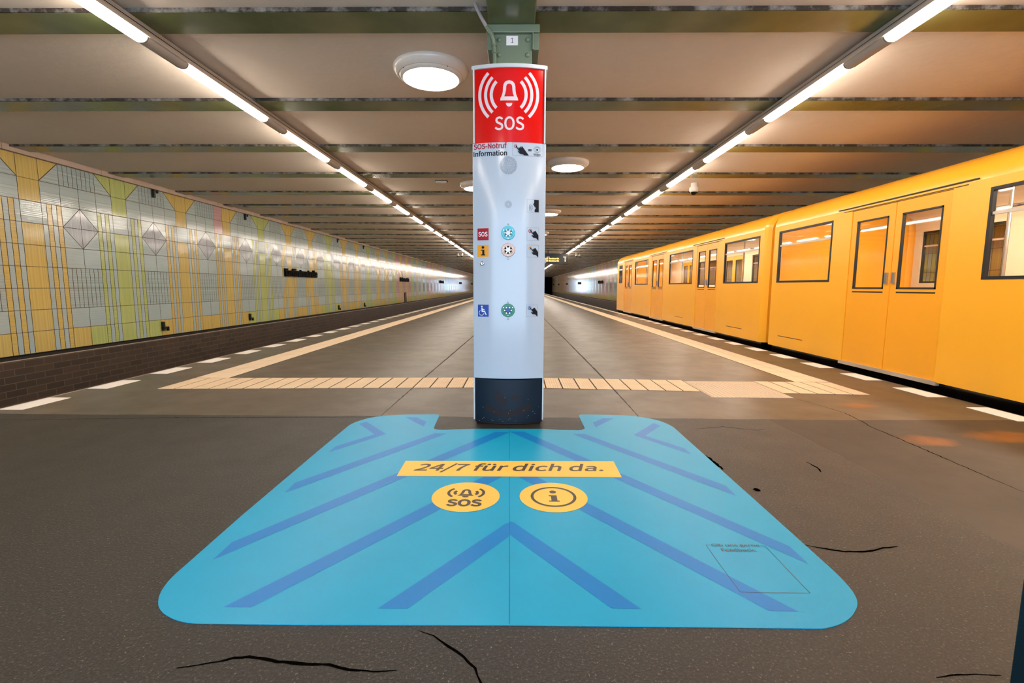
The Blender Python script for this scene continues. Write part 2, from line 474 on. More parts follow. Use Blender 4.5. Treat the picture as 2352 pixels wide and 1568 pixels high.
crack([(2.523,4.293),(2.583,4.053),(2.633,3.798),(2.60,3.55),(2.561,3.411),(2.545,3.007),(2.526,2.68),(2.511,2.416),(2.5,2.1)], 0.009, jag=0.005)
crack([(1.128,2.791),(1.131,2.669),(1.136,2.564)], 0.03, jag=0.005)
crack([(1.668,2.695),(1.681,2.595),(1.66,2.538)], 0.012)
crack([(1.257,3.325),(1.482,3.384),(1.693,3.304),(1.755,3.337)], 0.008)
crack([(1.087,1.146),(1.175,1.157),(1.262,1.155)], 0.005, jag=0.002)
crack([(-3.9,3.42),(-2.6,3.52),(-1.6,3.56),(-0.631,3.60)], 0.008, jag=0.006)
m = MB(); m.poly([(1.194+0.018*math.cos(a*0.9)*random.uniform(.8, 1.2), 2.297+0.022*math.sin(a*0.9)*random.uniform(.8, 1.2), 0.0006) for a in range(7)], 'crack')
m.build('pothole', parent=floor, fixn=False)
for pts in ([(-1.06,3.62),(-1.026,5.185),(-0.97,7.2),(-0.912,9.368),(-0.8,16),(-0.7,40)], [(0.942,3.6),(0.947,5.248),(0.9,9.5),(0.831,14.414),(0.8,40)]):
    o = crack(pts, 0.026, 'expansion_joint', 'joint', 0.0008, 0.002)

# ceiling beams
BEAM0, BEAM_S, BEAM_W = 3.62, 1.641, 0.295
def make_beam():
    m = MB()
    m.box((X_L-0.2, 0.012, Z_BEAM), (X_R+0.2, BEAM_W, Z_CEIL+0.05), 'beam')
    m.box((X_L-0.2, 0.0, Z_BEAM+0.002), (X_R+0.2, 0.012, Z_CEIL+0.05), 'seam')
    return m.build('ceiling_beam')
b0 = None
kmin = -6
for k in range(kmin, 59):
    y = BEAM0+k*BEAM_S
    if b0 is None: b = b0 = make_beam()
    else: b = b0.copy(); COL.objects.link(b)
    b.location = (0, y, 0)
    if k < 0: lab = 'green steel ceiling beam above or behind the camera'; g = 'ceiling beams overhead outside the frame'
    elif k == 0: lab = 'nearest green steel ceiling beam, right over the red SOS pillar'; g = 'green ceiling beams'
    elif k < 12: lab = ORD[k]+' green steel ceiling beam counting back from the one over the pillar'; g = 'green ceiling beams'
    else: lab = 'thin distant green ceiling beam far down the platform'; g = 'distant green ceiling beams'
    tag(b, lab, 'ceiling beam', g, 'structure')

# lengthwise girder, carried by the column inside the pillar
PX = -0.066
mb = MB(); mb.box((PX+0.012-0.165, Y_A, 2.85), (PX+0.012+0.165, 60, Z_CEIL), 'beam')
tag(mb.build('ceiling_girder', bevel=0.006), 'dark green lengthwise steel girder ending at the top of the pillar', 'girder', kind='structure')

# tiled walls
ROW, Z_T, Y_T0 = 0.3204, 2.871, 7.0
def wall_tiles(side):
    X = X_L if side == 'left' else X_R
    sg = 1 if side == 'left' else -1
    m = MB(); g = 0.004
    xf = X + sg*0.0; xb = X - sg*0.008
    def q(y0, y1, z0, z1, mat, tri=None):
        pts = [(xf, y0+g, z0+g), (xf, y1-g, z0+g), (xf, y1-g, z1-g), (xf, y0+g, z1-g)] if tri is None else tri
        m.poly(pts, mat)
    def tri(pts, mat): m.poly([(xf, a, b) for a, b in pts], mat)
    def zone_left(k):
        for a, b in ((13, 16), (19, 25), (28, 40), (43, 60)):
            if a <= k < b: return True
        return False
    def zone_right(k):
        for a, b in ((18, 23), (26, 34), (37, 49), (52, 60)):
            if a <= k < b: return True
        return False
    zone = zone_left if side == 'left' else zone_right
    k0, k1 = -7, 57
    for k in range(k0, k1+1):
        y0 = Y_T0+1.6*k
        cname = 'green' if k % 3 == 1 else 'yellow'
        nxt = 'green' if (k+1) % 3 == 1 else 'yellow'
        pk = zone(k); pkp = zone(k-1)
        G = 'pink' if pk else 'grey'
        Gh = G+'_h'; Gp = G+'_p'; Gv = 'pink_h' if pk else 'grey_v'
        for r in range(9):
            z1 = Z_T-ROW*r; z0 = z1-ROW
            c0, c1 = y0, y0+0.32
            # centre column
            if r == 2: q(c0, c1, z0, z1, ('pink_h' if (pk and pkp) else 'grey_h'))
            else: q(c0, c1, z0, z1, cname+'_v')
            # cells on both sides of the next panel: stripes right of this column, panel, stripes left of the next column
            s0, s1, p1, s2 = y0+0.32, y0+0.64, y0+1.28, y0+1.6
            if r == 0:
                d = g*1.4
                tri([(s0+g, z0+g+d*2), (s1-g-d*2, z1-g), (s0+g, z1-g)], cname+'_v')
                tri([(s0+g+d, z0+g), (s1-g, z0+g), (s1-g, z1-g-d)], Gh)
                if k == 2 and side == 'left':
                    q(p1, s2, z0, z1, 'pink_h')
                else:
                    tri([(s2-g, z0+g+d*2), (s2-g, z1-g), (p1+g+d*2, z1-g)], nxt+'_v')
                    tri([(s2-g-d, z0+g), (p1+g, z1-g-d), (p1+g, z0+g)], Gh)
                for j in range(8): q(s1+0.08*j, s1+0.08*(j+1), z0, z1, Gv)
            elif r == 1:
                q(s0, s1, z0, z1, Gh); q(s1, s1+0.32, z0, z1, Gh); q(s1+0.32, p1, z0, z1, Gh)
                q(p1, s2, z0, z1, 'pink_h' if (k == 2 and side == 'left') else Gh)
            else:
                for j in range(4):
                    q(s0+0.08*j, s0+0.08*(j+1), z0, z1, (Gp if r > 2 else Gh) if j % 2 == 0 else cname+'_h')
                    q(p1+0.08*j, p1+0.08*(j+1), z0, z1, nxt+'_h' if j % 2 == 0 else (Gp if r > 2 else Gh))
                mid = s1+0.32
                if r in (2, 3):
                    D = 'amber_v' if pk else 'mauve_v'; d = g*1.6
                    for (u0, u1) in ((s1, mid), (mid, p1)):
                        out = u0 if u0 == s1 else u1
                        inn = mid
                        sgn = 1 if inn > out else -1
                        zt, zb = (z1, z0) if r == 2 else (z0, z1)      # tip side, waist side
                        sz = -1 if r == 2 else 1
                        # diamond quarter: right angle at (inn, zb), legs along waist and along the middle
                        tri([(inn-sgn*g, zb-sz*g), (inn-sgn*g, zt+sz*(g+d)), (out+sgn*(g+d), zb-sz*g)], D)
                        tri([(out+sgn*g, zt+sz*g), (inn-sgn*(g+d), zt+sz*g), (out+sgn*g, zb-sz*(g+d))], Gh if r == 2 else Gp)
                elif r in (4, 7):
                    q(s1, mid, z0, z1, Gp); q(mid, p1, z0, z1, Gp)
                elif r in (5, 6):
                    for j in range(8): q(s1+0.08*j, s1+0.08*(j+1), z0, z1, Gv)
                elif r == 8:
                    q(s1, mid, z0, z1, cname+'_v'); q(mid, p1, z0, z1, nxt+'_v')
    # grout bed behind the tiles and the brick footing below
    ya, yb = Y_T0+1.6*k0, 99.2
    zb = Z_T-9*ROW
    a, b = sorted((xb, X-sg*0.3))
    m.box((a, ya, zb), (b, yb, Z_CEIL+0.05), 'grout')
    a, b = sorted((X-sg*0.05, X-sg*0.3))
    m.box((a, ya, zb-0.07), (b, yb, zb), 'dark_gap')
    a, b = sorted((X+sg*0.0, X-sg*0.3))
    m.box((a, ya, Z_BED), (b, yb, zb-0.075), 'brick')
    a, b = sorted((X+sg*0.006, X-sg*0.3))
    m.box((a, ya, zb-0.075), (b, yb, zb-0.068), 'ledge')
    o = m.build('wall_'+side, fixn=False)
    return tag(o, 'tiled %s tunnel wall, grey-blue with yellow and green columns over brown brick' % side, 'wall', kind='structure')
wl = wall_tiles('left'); wr = wall_tiles('right')
for nm, X, sg in (('trim_3', X_L, 1), ('trim_4', X_R, -1)):
    m = MB()
    y = -4.4
    while y < 99.2:
        L = min(1.6, 99.2-y)
        a, b = sorted((X-sg*0.01, X+sg*0.045))
        m.box((a, y+0.004, Z_T+0.004), (b, y+L-0.004, Z_CEIL), 'ledge'); y += L
    tag(m.build(nm), 'pale concrete ledge between %s wall tiles and ceiling' % ('left' if sg == 1 else 'right'), 'ledge', kind='structure')

# far end: unseen opening added to let bluish daylight in, black tunnel mouths over both tracks
m = MB()
m.box((E_L, Y_B, Z_BED), (-1.8, Y_B+0.3, 3.1), 'plaster'); m.box((1.8, Y_B, Z_BED), (E_R, Y_B+0.3, 3.1), 'plaster')
m.box((-1.8, Y_B, 2.5), (1.8, Y_B+0.3, 3.1), 'plaster')
tag(m.build('wall_back'), 'plain end wall at the far end of the platform', 'wall', kind='structure')
for nm, a, b in (('wall_tunnel_left', X_L-0.3, E_L), ('wall_tunnel_right', E_R, X_R+0.3)):
    m = MB()
    m.box((a, Y_B+0.3, Z_BED), (a+0.05, Y_B+25, 3.1), 'dark_gap'); m.box((b-0.05, Y_B+0.3, Z_BED), (b, Y_B+25, 3.1), 'dark_gap')
    m.box((a, Y_B+24.9, Z_BED), (b, Y_B+25, 3.1), 'dark_gap'); m.box((a, Y_B, 3.05), (b, Y_B+25, 3.15), 'dark_gap')
    tag(m.build(nm), 'black mouth of the %s running tunnel at the far end' % nm.split('_')[-1], 'tunnel', kind='structure')
# end behind the camera: wall with a wide stair opening that lets the daylight in
m = MB()
m.box((X_L-0.3, Y_A-0.3, Z_BED), (-3.4, Y_A, 3.15), 'plaster'); m.box((3.3, Y_A-0.3, Z_BED), (X_R+0.3, Y_A, 3.15), 'plaster')
m.box((-3.4, Y_A-0.3, Z_BED), (3.3, Y_A, 0.0), 'plaster')
tag(m.build('wall_front'), 'end wall behind the camera with a wide stair opening', 'wall', kind='structure')

# tracks
for nm, xs, lab in (('rail', (-6.4, -4.95), 'left'), ('rail', (4.55, 6.0), 'right')):
    for x in xs:
        m = MB(); m.box((x-0.035, Y_A, Z_BED+0.05), (x+0.035, Y_B+20, Z_BED+0.19), 'rail_steel'); m.box((x-0.07, Y_A, Z_BED), (x+0.07, Y_B+20, Z_BED+0.05), 'rail_steel')
        tag(m.build(nm), 'steel rail on the %s track, hidden below the platform edge' % lab, 'rail', 'running rails of the %s track' % lab, 'structure')

# ------------------------------------------------------------------ platform markings
def dash_row(side, x0, x1, ystart, n):
    first = None
    for k in range(n):
        y = ystart+0.8*k
        if first is None:
            m = MB(); m.box((x0, 0, 0.0), (x1, 0.42, 0.002), 'white_paint'); o = first = m.build('edge_marking')
        else: o = first.copy(); COL.objects.link(o)
        o.location = (0, y, 0)
        j = k-DASH_VIS
        if 0 <= j < 10: lab = '%s white painted dash from the camera along the %s platform edge' % (ORD[j], side); g = 'near edge dashes, %s side' % side
        elif j < 0: lab = 'white edge dash outside the frame on the %s side' % side; g = 'edge dashes beside the camera, %s side' % side
        else: lab = 'small distant white dash in the row along the %s platform edge' % side; g = 'distant edge dashes, %s side' % side
        tag(o, lab, 'painted marking', g)
DASH_VIS = 2
dash_row('left', -4.178, -3.985, 3.72-1.6, 120)
dash_row('right', 3.79, 3.972, 3.585-1.6, 120)

def long_strip(name, x0, x1, ya, side):
    m = MB(); m.box((x0-0.004, ya, -0.01), (x1+0.004, 98.5, 0.0015), 'dark_joint')
    y = ya; w = (x1-x0)/2
    while y < 98.0:
        L = 0.3 if y < 30 else 1.2
        for j in (0, 1): m.box((x0+w*j+0.002, y+0.003, 0), (x0+w*(j+1)-0.002, y+L-0.003, 0.004), 'tactile_x')
        y += L
    return tag(m.build(name), 'cream ribbed tactile guide strip running along the %s platform edge' % side, 'tactile paving')
long_strip('tactile_strip', -3.5, -3.14, 5.086, 'left')
long_strip('tactile_strip', 2.955, 3.32, 5.056, 'right')
def lerp_poly(pts, x):
    for (xa, ya), (xb, yb) in zip(pts[:-1], pts[1:]):
        if x <= xb or (xb, yb) == pts[-1]: return ya+(yb-ya)*(x-xa)/(xb-xa)
LOW = [(-3.5, 4.52), (-0.05, 4.69), (3.32, 4.455)]
HIGH = [(-3.5, 5.068), (-0.05, 5.21), (3.32, 5.032)]
m = MB()
def cross(xa, xb):
    n = round((xb-xa)/0.168); w = (xb-xa)/n
    for k in range(n):
        a, b = xa+w*k+0.007, xa+w*(k+1)-0.007
        for t0, t1 in ((0, .495), (.505, 1)):
            P = [(x, lerp_poly(LOW, x)+(lerp_poly(HIGH, x)-lerp_poly(LOW, x))*t) for x, t in ((a, t0), (b, t0), (b, t1), (a, t1))]
            m.prism_z(P, 0, 0.004, 'tactile_y')
    P = [(x, lerp_poly(LOW, x)) for x in (xa, (xa+xb)/2, xb)]+[(x, lerp_poly(HIGH, x)) for x in (xb, (xa+xb)/2, xa)]
    m.prism_z(P, 0, 0.0015, 'dark_joint')
cross(-3.5, -0.05); cross(-0.05, 1.77); cross(2.52, 3.32)
tag(m.build('tactile_strip'), 'cream ribbed tactile guide strip crossing the platform behind the pillar', 'tactile paving')
m = MB(); m.box((1.775, 4.31, 0), (2.517, 5.06, 0.003), 'dots')
for i in range(18):
    for j in range(18):
        x = 1.795+0.0413*i; y = 4.33+0.0417*j
        m.lathe([(0.011, 0.003), (0.008, 0.007), (0.002, 0.0075)], (x, y, 0), n=6, mat='dots')
tag(m.build('tactile_plate', fixn=False), 'beige dotted tactile attention plate set into the crossing strip', 'tactile paving')

# ------------------------------------------------------------------ floor sticker in front of the pillar
PTS_L = [(-0.055,3.292),(-0.313,3.286),(-0.453,3.264),(-0.539,3.255),(-0.577,3.270),(-0.594,3.305),(-0.607,3.610),(-0.615,3.645),(-0.645,3.664),(-0.847,3.650),(-0.95,3.635),(-1.053,3.600),(-1.12,3.555),(-1.165,3.49),(-1.2,3.42),(-1.214,3.33),(-1.213,2.833),(-1.203,1.975),(-1.19,1.60),(-1.185,1.52),(-1.165,1.45),(-1.132,1.395),(-1.098,1.362),(-1.063,1.340),(-1.022,1.322),(-0.992,1.314),(-0.946,1.308),(-0.631,1.308),(-0.02,1.317)]
PTS_R = [(0.182,3.294),(0.285,3.275),(0.431,3.271),(0.464,3.290),(0.48,3.330),(0.478,3.628),(0.485,3.665),(0.510,3.688),(0.697,3.683),(0.79,3.675),(0.874,3.661),(0.95,3.63),(1.02,3.58),(1.075,3.51),(1.108,3.42),(1.121,3.33),(1.124,2.529),(1.126,1.972),(1.126,1.619),(1.120,1.535),(1.108,1.48),(1.085,1.433),(1.039,1.385),(1.001,1.357),(0.965,1.338),(0.93,1.326),(0.898,1.319),(0.61,1.319)]
def seam_x(y): return -0.055+(3.292-y)*0.0177
def mirror(p): return (2*seam_x(p[1])-p[0], p[1]+0.012)
st = thing('floor_sticker', (-0.04, 2.4, 0))
tag(st, 'large blue printed floor sticker with chevrons reading 24/7 für dich da.', 'floor sticker')
def round_outline(P):
    out = []; n = len(P)
    for i in range(n):
        p0, p1, p2, p3 = (Vector(P[(i+k) % n]) for k in (-1, 0, 1, 2))
        L = (p2-p1).length
        if L > 0.14: out.append(tuple(p1)); continue
        d1 = (p2-p0).normalized()*L; d2 = (p3-p1).normalized()*L      # chord-scaled tangents, so long straights stay straight
        for k in range(4):
            t = k/4
            q = p1*(2*t**3-3*t**2+1)+d1*(t**3-2*t**2+t)+p2*(-2*t**3+3*t**2)+d2*(t**3-t**2)
            out.append((q.x, q.y))
    return out
outline = round_outline(PTS_L + PTS_R[::-1])
m = MB(); v, f = flat(outline)
m.add(([(x, y, 0.002) for x, y, _ in v], f), 'sheet_blue')
n = len(outline)
for k in range(n):
    a, b = outline[k], outline[(k+1) % n]
    m.poly([(a[0], a[1], 0), (b[0], b[1], 0), (b[0], b[1], 0.002), (a[0], a[1], 0.002)], 'sheet_blue')
under(m.build('sheet'), st)
def flatpart(name, vfs, mat, z, root=st, label=None):
    m = MB()
    for v, f in vfs: m.add(([(x, y, z) for x, y, _ in v], f), mat)
    o = m.build(name, fixn=False)
    under(o, root)
    if label: o['label'] = label
    return o
chev = [
 [(-0.859,3.571),(-0.772,3.573),(-0.674,3.449),(-0.671,3.33)],
 [(-1.153,3.384),(-1.119,3.446),(-0.892,3.153),(-1.14,2.782),(-1.138,2.893),(-0.97,3.141)],
 [(-0.564,3.175),(-0.483,3.17),(-1.128,2.209),(-1.133,2.331)],
]
for p in chev:
    flatpart('chevron_stripe', [flat(p)], 'chevron_blue', 0.0026)
    flatpart('chevron_stripe', [flat([mirror(q) for q in p])], 'chevron_blue', 0.0026)
for half in ([(-0.154,3.214),(-0.054,3.212),(-1.113,1.639),(-1.115,1.759)], [(-0.043,2.62),(-0.041,2.482),(-0.828,1.381),(-0.916,1.38)], [(-0.031,1.938),(-0.051,1.925),(-0.066,1.902),(-0.432,1.383),(-0.34,1.384),(-0.029,1.827)]):
    flatpart('chevron_stripe', [flat(half), flat([mirror(q) for q in half])], 'chevron_blue', 0.0026)
flatpart('seam_line', [flat([(-0.0565,3.29),(-0.0545,3.29),(-0.0195,1.319),(-0.0215,1.319)])], 'sheet_seam', 0.0029)
ban = flatpart('slogan_banner', [flat([(-0.641,2.65),(0.555,2.67),(0.552,2.436),(-0.637,2.428)])], 'sheet_yellow', 0.0032)
def onfloor(vf, x0, x1, y0, y1, sk=0.0):
    return ([(x0+(x1-x0)*u, y0+(y1-y0)*w+sk*u, 0) for u, w, _ in vf[0]], vf[1])
def subflat(name, vfs, mat, z, part):
    m = MB()
    for v, f in vfs: m.add(([(x, y, z) for x, y, _ in v], f), mat)
    o = m.build(name, fixn=False); o.parent = part; return o
def subflat_n(name, vfs, mat, z, part):
    return subflat(name, vfs, mat, z, part)
subflat('slogan_lettering', [onfloor(text_vf('24/7 für dich da.', 0.012, 0.22), -0.565, 0.472, 2.481, 2.612, 0.014)], 'sheet_brown', 0.0038, ban)
bx, by = -0.245, 2.19
bd = flatpart('round_badge', [flat(circ(bx, by, 0.162, 48))], 'sheet_yellow', 0.0032, label='yellow disc with bell and SOS')
sym = [onfloor(text_vf('SOS', 0.03), -0.328, -0.163, 2.082, 2.156)]
bell = [(-0.287,2.194),(-0.207,2.195),(-0.218,2.209),(-0.224,2.235),(-0.226,2.252),(-0.235,2.264),(-0.247,2.268),(-0.259,2.264),(-0.268,2.252),(-0.270,2.235),(-0.276,2.209)]
belli = [(-0.265,2.211),(-0.229,2.211),(-0.235,2.218),(-0.238,2.232),(-0.239,2.244),(-0.242,2.251),(-0.247,2.253),(-0.252,2.251),(-0.255,2.244),(-0.256,2.232),(-0.259,2.218)]
sym.append(band(bell, belli)); sym.append(flat(circ(-0.247, 2.191, 0.016, 12, a0=PI, a1=2*PI, end=True)))
for s in (0, 1):
    for r, w, sp, cx in ((0.062, 0.014, 0.95, -0.03), (0.034, 0.015, 0.8, -0.028)):
        c = (bx-0.002+(-cx if s == 0 else cx), 2.228)
        a0 = (-sp, sp) if s == 0 else (PI-sp, PI+sp)
        sym.append(strip(circ(c[0], c[1], r, 14, a0=a0[0], a1=a0[1], end=True), circ(c[0], c[1], r-w, 14, a0=a0[0], a1=a0[1], end=True)))
subflat('bell_symbol', sym, 'sheet_brown', 0.0038, bd)
bx, by = 0.174, 2.194
bd = flatpart('round_badge', [flat(circ(bx, by, 0.162, 48))], 'sheet_yellow', 0.0032, label='yellow disc with a ringed letter i')
sym = [band(circ(bx, by, 0.109, 48), circ(bx, by, 0.095, 48)), flat(circ(bx, 2.245, 0.0165, 20)),
       flat([(0.152,2.207),(0.190,2.207),(0.190,2.150),(0.200,2.150),(0.200,2.139),(0.150,2.139),(0.150,2.150),(0.162,2.150),(0.162,2.196),(0.152,2.196)])]
subflat('info_symbol', sym, 'sheet_brown', 0.0038, bd)
fx0, fx1, fy0, fy1 = 0.736, 0.966, 1.482, 1.774
lw = 0.0018
fb = [flat(rect(fx0, fy0, fx1, fy0+lw)), flat(rect(fx0, fy0, fx0+lw, fy1)), flat(rect(fx1-lw, fy0, fx1, fy1)), flat(rect(fx0, fy1-lw, fx0+0.017, fy1)), flat(rect(fx1-0.018, fy1-lw, fx1, fy1))]
fo = flatpart('feedback_frame', fb, 'sheet_brown', 0.0032)
subflat('feedback_lettering', [onfloor(text_vf('Gib uns gerne', 0.006), 0.758, 0.943, 1.758, 1.784), onfloor(text_vf('Feedback:', 0.006), 0.783, 0.912, 1.728, 1.750)], 'sheet_brown', 0.0038, fo)

# ------------------------------------------------------------------ the emergency call pillar
YF, HALF, BUL = 3.392, 0.254, 0.045
RAD = (HALF*HALF+BUL*BUL)/(2*BUL)
def ysurf(x, off=0.0): return YF+RAD-math.sqrt(max(0.0, (RAD+off)**2-x*x))
DEPTH = 0.60                                  # the pillar wraps the steel column
def lens(half, off, dep=DEPTH, n=20):
    f = [(x, ysurf(x, off)) for x in [-half+2*half*k/n for k in range(n+1)]]
    bk = [(-x, 2*YF+dep-y) for x, y in f]
    return [(x+PX, y) for x, y in f+bk]
pil = thing('emergency_call_pillar', (PX, YF+DEPTH/2, 0))
tag(pil, 'white SOS and information call pillar with red backlit SOS head and navy base', 'call pillar')
def pprism(name, half, off, z0, z1, mat, dep=DEPTH, bevel=0.003, label=None):
    m = MB(); m.prism_z(lens(half, off, dep), z0, z1, mat); o = m.build(name, smooth=True, bevel=bevel); under(o, pil)
    if label: o['label'] = label
    return o
pprism('plinth', 0.236, -0.012, 0.0, 0.03, 'black')
base = pprism('base_panel', 0.2445, -0.004, 0.012, 0.334, 'navy', label='navy base panel with faded sticker marks')
body = pprism('front_panel', 0.254, 0.0, 0.340, 1.977, 'enamel')
head = pprism('sign_head', 0.2375, -0.008, 1.965, 2.462, 'sign_red', label='red backlit SOS sign')
pprism('cap', 0.258, 0.004, 2.458, 2.484, 'rail_white')
for z0, z1, nm, h in ((0.03, 0.338, 'corner_rail', 0.2445), (1.977, 2.459, 'corner_rail', 0.2375)):
    for s in (-1, 1):
        m = MB(); y = ysurf(h)
        m.box((PX+s*h-(0.0 if s > 0 else 0.011), y-0.004, z0), (PX+s*h+(0.011 if s > 0 else 0.0), y+DEPTH-2*BUL+0.008, z1), 'rail_white')
        if s < 0: pass
        under(m.build(nm, bevel=0.002), pil)

def onpillar(vfs, mat, name, part, off=0.0012, ref=0.0):
    """wrap flat outlines (x from the pillar axis, z) on to the curved front"""
    bm = bmesh.new()
    for v, f in vfs:
        vs = [bm.verts.new((p[0], 0, p[1])) for p in v]
        for q in f:
            try: bm.faces.new([vs[i] for i in q])
            except ValueError: pass
    bm.verts.ensure_lookup_table()
    xs = [p.co.x for p in bm.verts]; x = min(xs); 
    k = math.floor(min(xs)/0.02)
    while k*0.02 < max(xs):
        bmesh.ops.bisect_plane(bm, geom=bm.verts[:]+bm.edges[:]+bm.faces[:], plane_co=(k*0.02, 0, 0), plane_no=(1, 0, 0)); k += 1
    for p in bm.verts: p.co = (p.co.x+PX, ysurf(p.co.x, ref)-off, p.co.z)
    bmesh.ops.recalc_face_normals(bm, faces=bm.faces)
    me = bpy.data.meshes.new(name); bm.to_mesh(me); bm.free(); me.materials.append(M[mat])
    o = bpy.data.objects.new(name, me); COL.objects.link(o)
    if part is pil: under(o, pil)
    else: o.parent = part; o.matrix_parent_inverse = Matrix.Identity(4)
    return o
def fit(vf, x0, x1, z0, z1, rise=0.0):
    return ([(x0+(x1-x0)*u, z0+(z1-z0)*w+rise*u, 0) for u, w, _ in vf[0]], vf[1])
# red head: bell with sound waves, SOS
S = 0.000633    # metres per unit of the measured symbol
def hs(px, py): return ((px-510)*S*1.0, 2.2875-(py-1000)*S)
bell_o = [hs(*p) for p in ((412,1060),(605,1060),(600,1035),(585,1005),(577,970),(574,920),(566,890),(545,866),(508,856),(472,866),(451,890),(443,920),(441,970),(432,1005),(417,1035))]
bell_i = [hs(*p) for p in ((455,1020),(562,1020),(557,1010),(548,985),(544,960),(541,920),(536,905),(527,895),(508,890),(490,895),(482,905),(477,920),(474,960),(468,985),(460,1010))]
vf = [band(bell_o, bell_i), flat([hs(*p) for p in circ(508, 1087, 34, 16, ry=36, a0=0, a1=PI, end=True)])]
c = hs(503, 1000)
for s in (0, 1):
    for r0, r1, sp in ((170, 203, 0.80), (232, 264, 0.80), (296, 328, 0.80)):
        a0 = -sp if s == 0 else PI-sp
        vf.append(strip(circ(c[0], c[1], r1*S, 20, a0=a0, a1=a0+2*sp, end=True), circ(c[0], c[1], r0*S, 20, a0=a0, a1=a0+2*sp, end=True)))
onpillar(vf, 'sign_white', 'bell_symbol', head, ref=-0.008)
onpillar([fit(text_vf('SOS', 0.012), -0.0987, 0.1017, 2.0568, 2.1464)], 'sign_white', 'sos_lettering', head, ref=-0.008)
# white panel
onpillar([fit(text_vf('SOS-Notruf', 0.018), -0.2464, -0.0158, 1.936, 1.9745, 0.0)], 'red_ink', 'emergency_lettering', body)
onpillar([fit(text_vf('Information', 0.018), -0.2467, -0.0137, 1.8885, 1.926, 0.0)], 'ink', 'information_lettering', body)
HAND = [(-0.262,0.268),(-0.217,0.315),(-0.165,0.29),(-0.03,0.09),(-0.02,0.155),(0.02,0.178),(0.05,0.12),(0.07,0.20),(0.11,0.235),(0.148,0.185),(0.168,0.255),(0.22,0.275),(0.475,-0.085),(0.475,-0.5),(0.27,-0.305),(0.06,-0.295),(-0.095,-0.125),(-0.08,-0.06),(0.045,-0.14),(0.035,-0.055)]
def hand_icon(x0, x1, z0, z1, ringmat, hand=HAND):
    cx, cz, w, h = (x0+x1)/2, (z0+z1)/2, x1-x0, z1-z0
    fr = onpillar([frame(x0, z0, x1, z1, 0.0014)], 'grey_ink', 'hand_pictogram', body)
    a = onpillar([flat([(cx+u*w, cz+v*h) for u, v in hand])], 'ink', 'pointing_hand', fr, 0.0019)
    b = onpillar([band(circ(cx-0.215*w, cz+0.24*h, 0.0125, 24), circ(cx-0.215*w, cz+0.24*h, 0.0085, 24))], ringmat, 'target_ring', fr, 0.0015)
    return fr
hand_icon(0.1250, 0.2085, 1.3215, 1.4080, 'red_ink')
hand_icon(0.1258, 0.2080, 1.2055, 1.2893, 'orange_ink')
hand_icon(0.1252, 0.2068, 0.7875, 0.8714, 'blue_ink')
# video pictogram
fr = onpillar([frame(0.0230, 1.8880, 0.2340, 1.9755, 0.0014)], 'grey_ink', 'video_pictogram', body)
VH = [(1350,190),(1385,180),(1455,290),(1455,240),(1475,232),(1495,270),(1500,215),(1520,210),(1540,250),(1540,205),(1560,200),(1765,485),(1610,485),(1600,460),(1490,440),(1425,355),(1445,345),(1490,380)]
def vp(px, py): return (0.0230+(px-1270)/(2200-1270)*0.211, 1.9755-(py-80)/(500-80)*0.0875)
onpillar([flat([vp(*p) for p in VH])], 'ink', 'pointing_hand', fr, 0.0019)
cc = vp(1365, 200); onpillar([band(circ(cc[0], cc[1], 0.0115, 24), circ(cc[0], cc[1], 0.0085, 24))], 'red_ink', 'target_ring', fr, 0.0015)
vf = [flat([vp(1745,280), vp(1850,280), vp(1850,302), vp(1745,302)]), flat([vp(1745,320), vp(1850,320), vp(1850,342), vp(1745,342)])]
e = vp(2015, 290); vf.append(flat(circ(e[0], e[1], 0.0062, 20))); vf.append(band(circ(e[0], e[1], 0.0165, 28), circ(e[0], e[1], 0.0153, 28)))
L0, R0 = vp(1895, 290), vp(2140, 290)
up = [(L0[0]+(R0[0]-L0[0])*t, L0[1]+0.020*math.sin(PI*t)) for t in [k/16 for k in range(17)]]; up2 = [(x, z-0.0012) for x, z in up]
dn = [(x, 2*L0[1]-z) for x, z in up]; dn2 = [(x, z-0.0012) for x, z in dn]
vf += [strip(up, up2), strip(dn, dn2)]
lid = [(x, z+0.006) for x, z in up]; vf.append(strip(lid, [(x, z-0.001) for x, z in lid]))
a = vp(1905, 475); b = vp(2120, 400); vf.append(fit(text_vf('Video', 0.01), a[0], b[0], a[1], b[1]))
onpillar(vf, 'ink', 'eye_symbol', fr, 0.0017)
# loudspeaker and microphone grilles
def grille(cx, cz, rings, name):
    vf = []
    for r, n, ln in rings:
        for k in range(n):
            a = 2*PI*k/n; c0, s0 = math.cos(a), math.sin(a); w = 0.0011
            p = [(r-ln/2, -w), (r+ln/2, -w), (r+ln/2, w), (r-ln/2, w)]
            vf.append(flat([(cx+x*c0-y*s0, cz+x*s0+y*c0) for x, y in p]))
    return onpillar(vf, 'ink', name, body)
grille(-0.0045, 1.8236, [(0.0565, 60, 0.004), (0.050, 60, 0.004), (0.0435, 60, 0.003), (0.037, 30, 0.004), (0.031, 30, 0.004), (0.025, 30, 0.003), (0.019, 20, 0.003), (0.013, 12, 0.003), (0.007, 8, 0.003)], 'speaker_grille')
grille(-0.0045, 1.5637, [(0.0225, 20, 0.004), (0.016, 20, 0.003), (0.010, 10, 0.004)], 'microphone_grille')
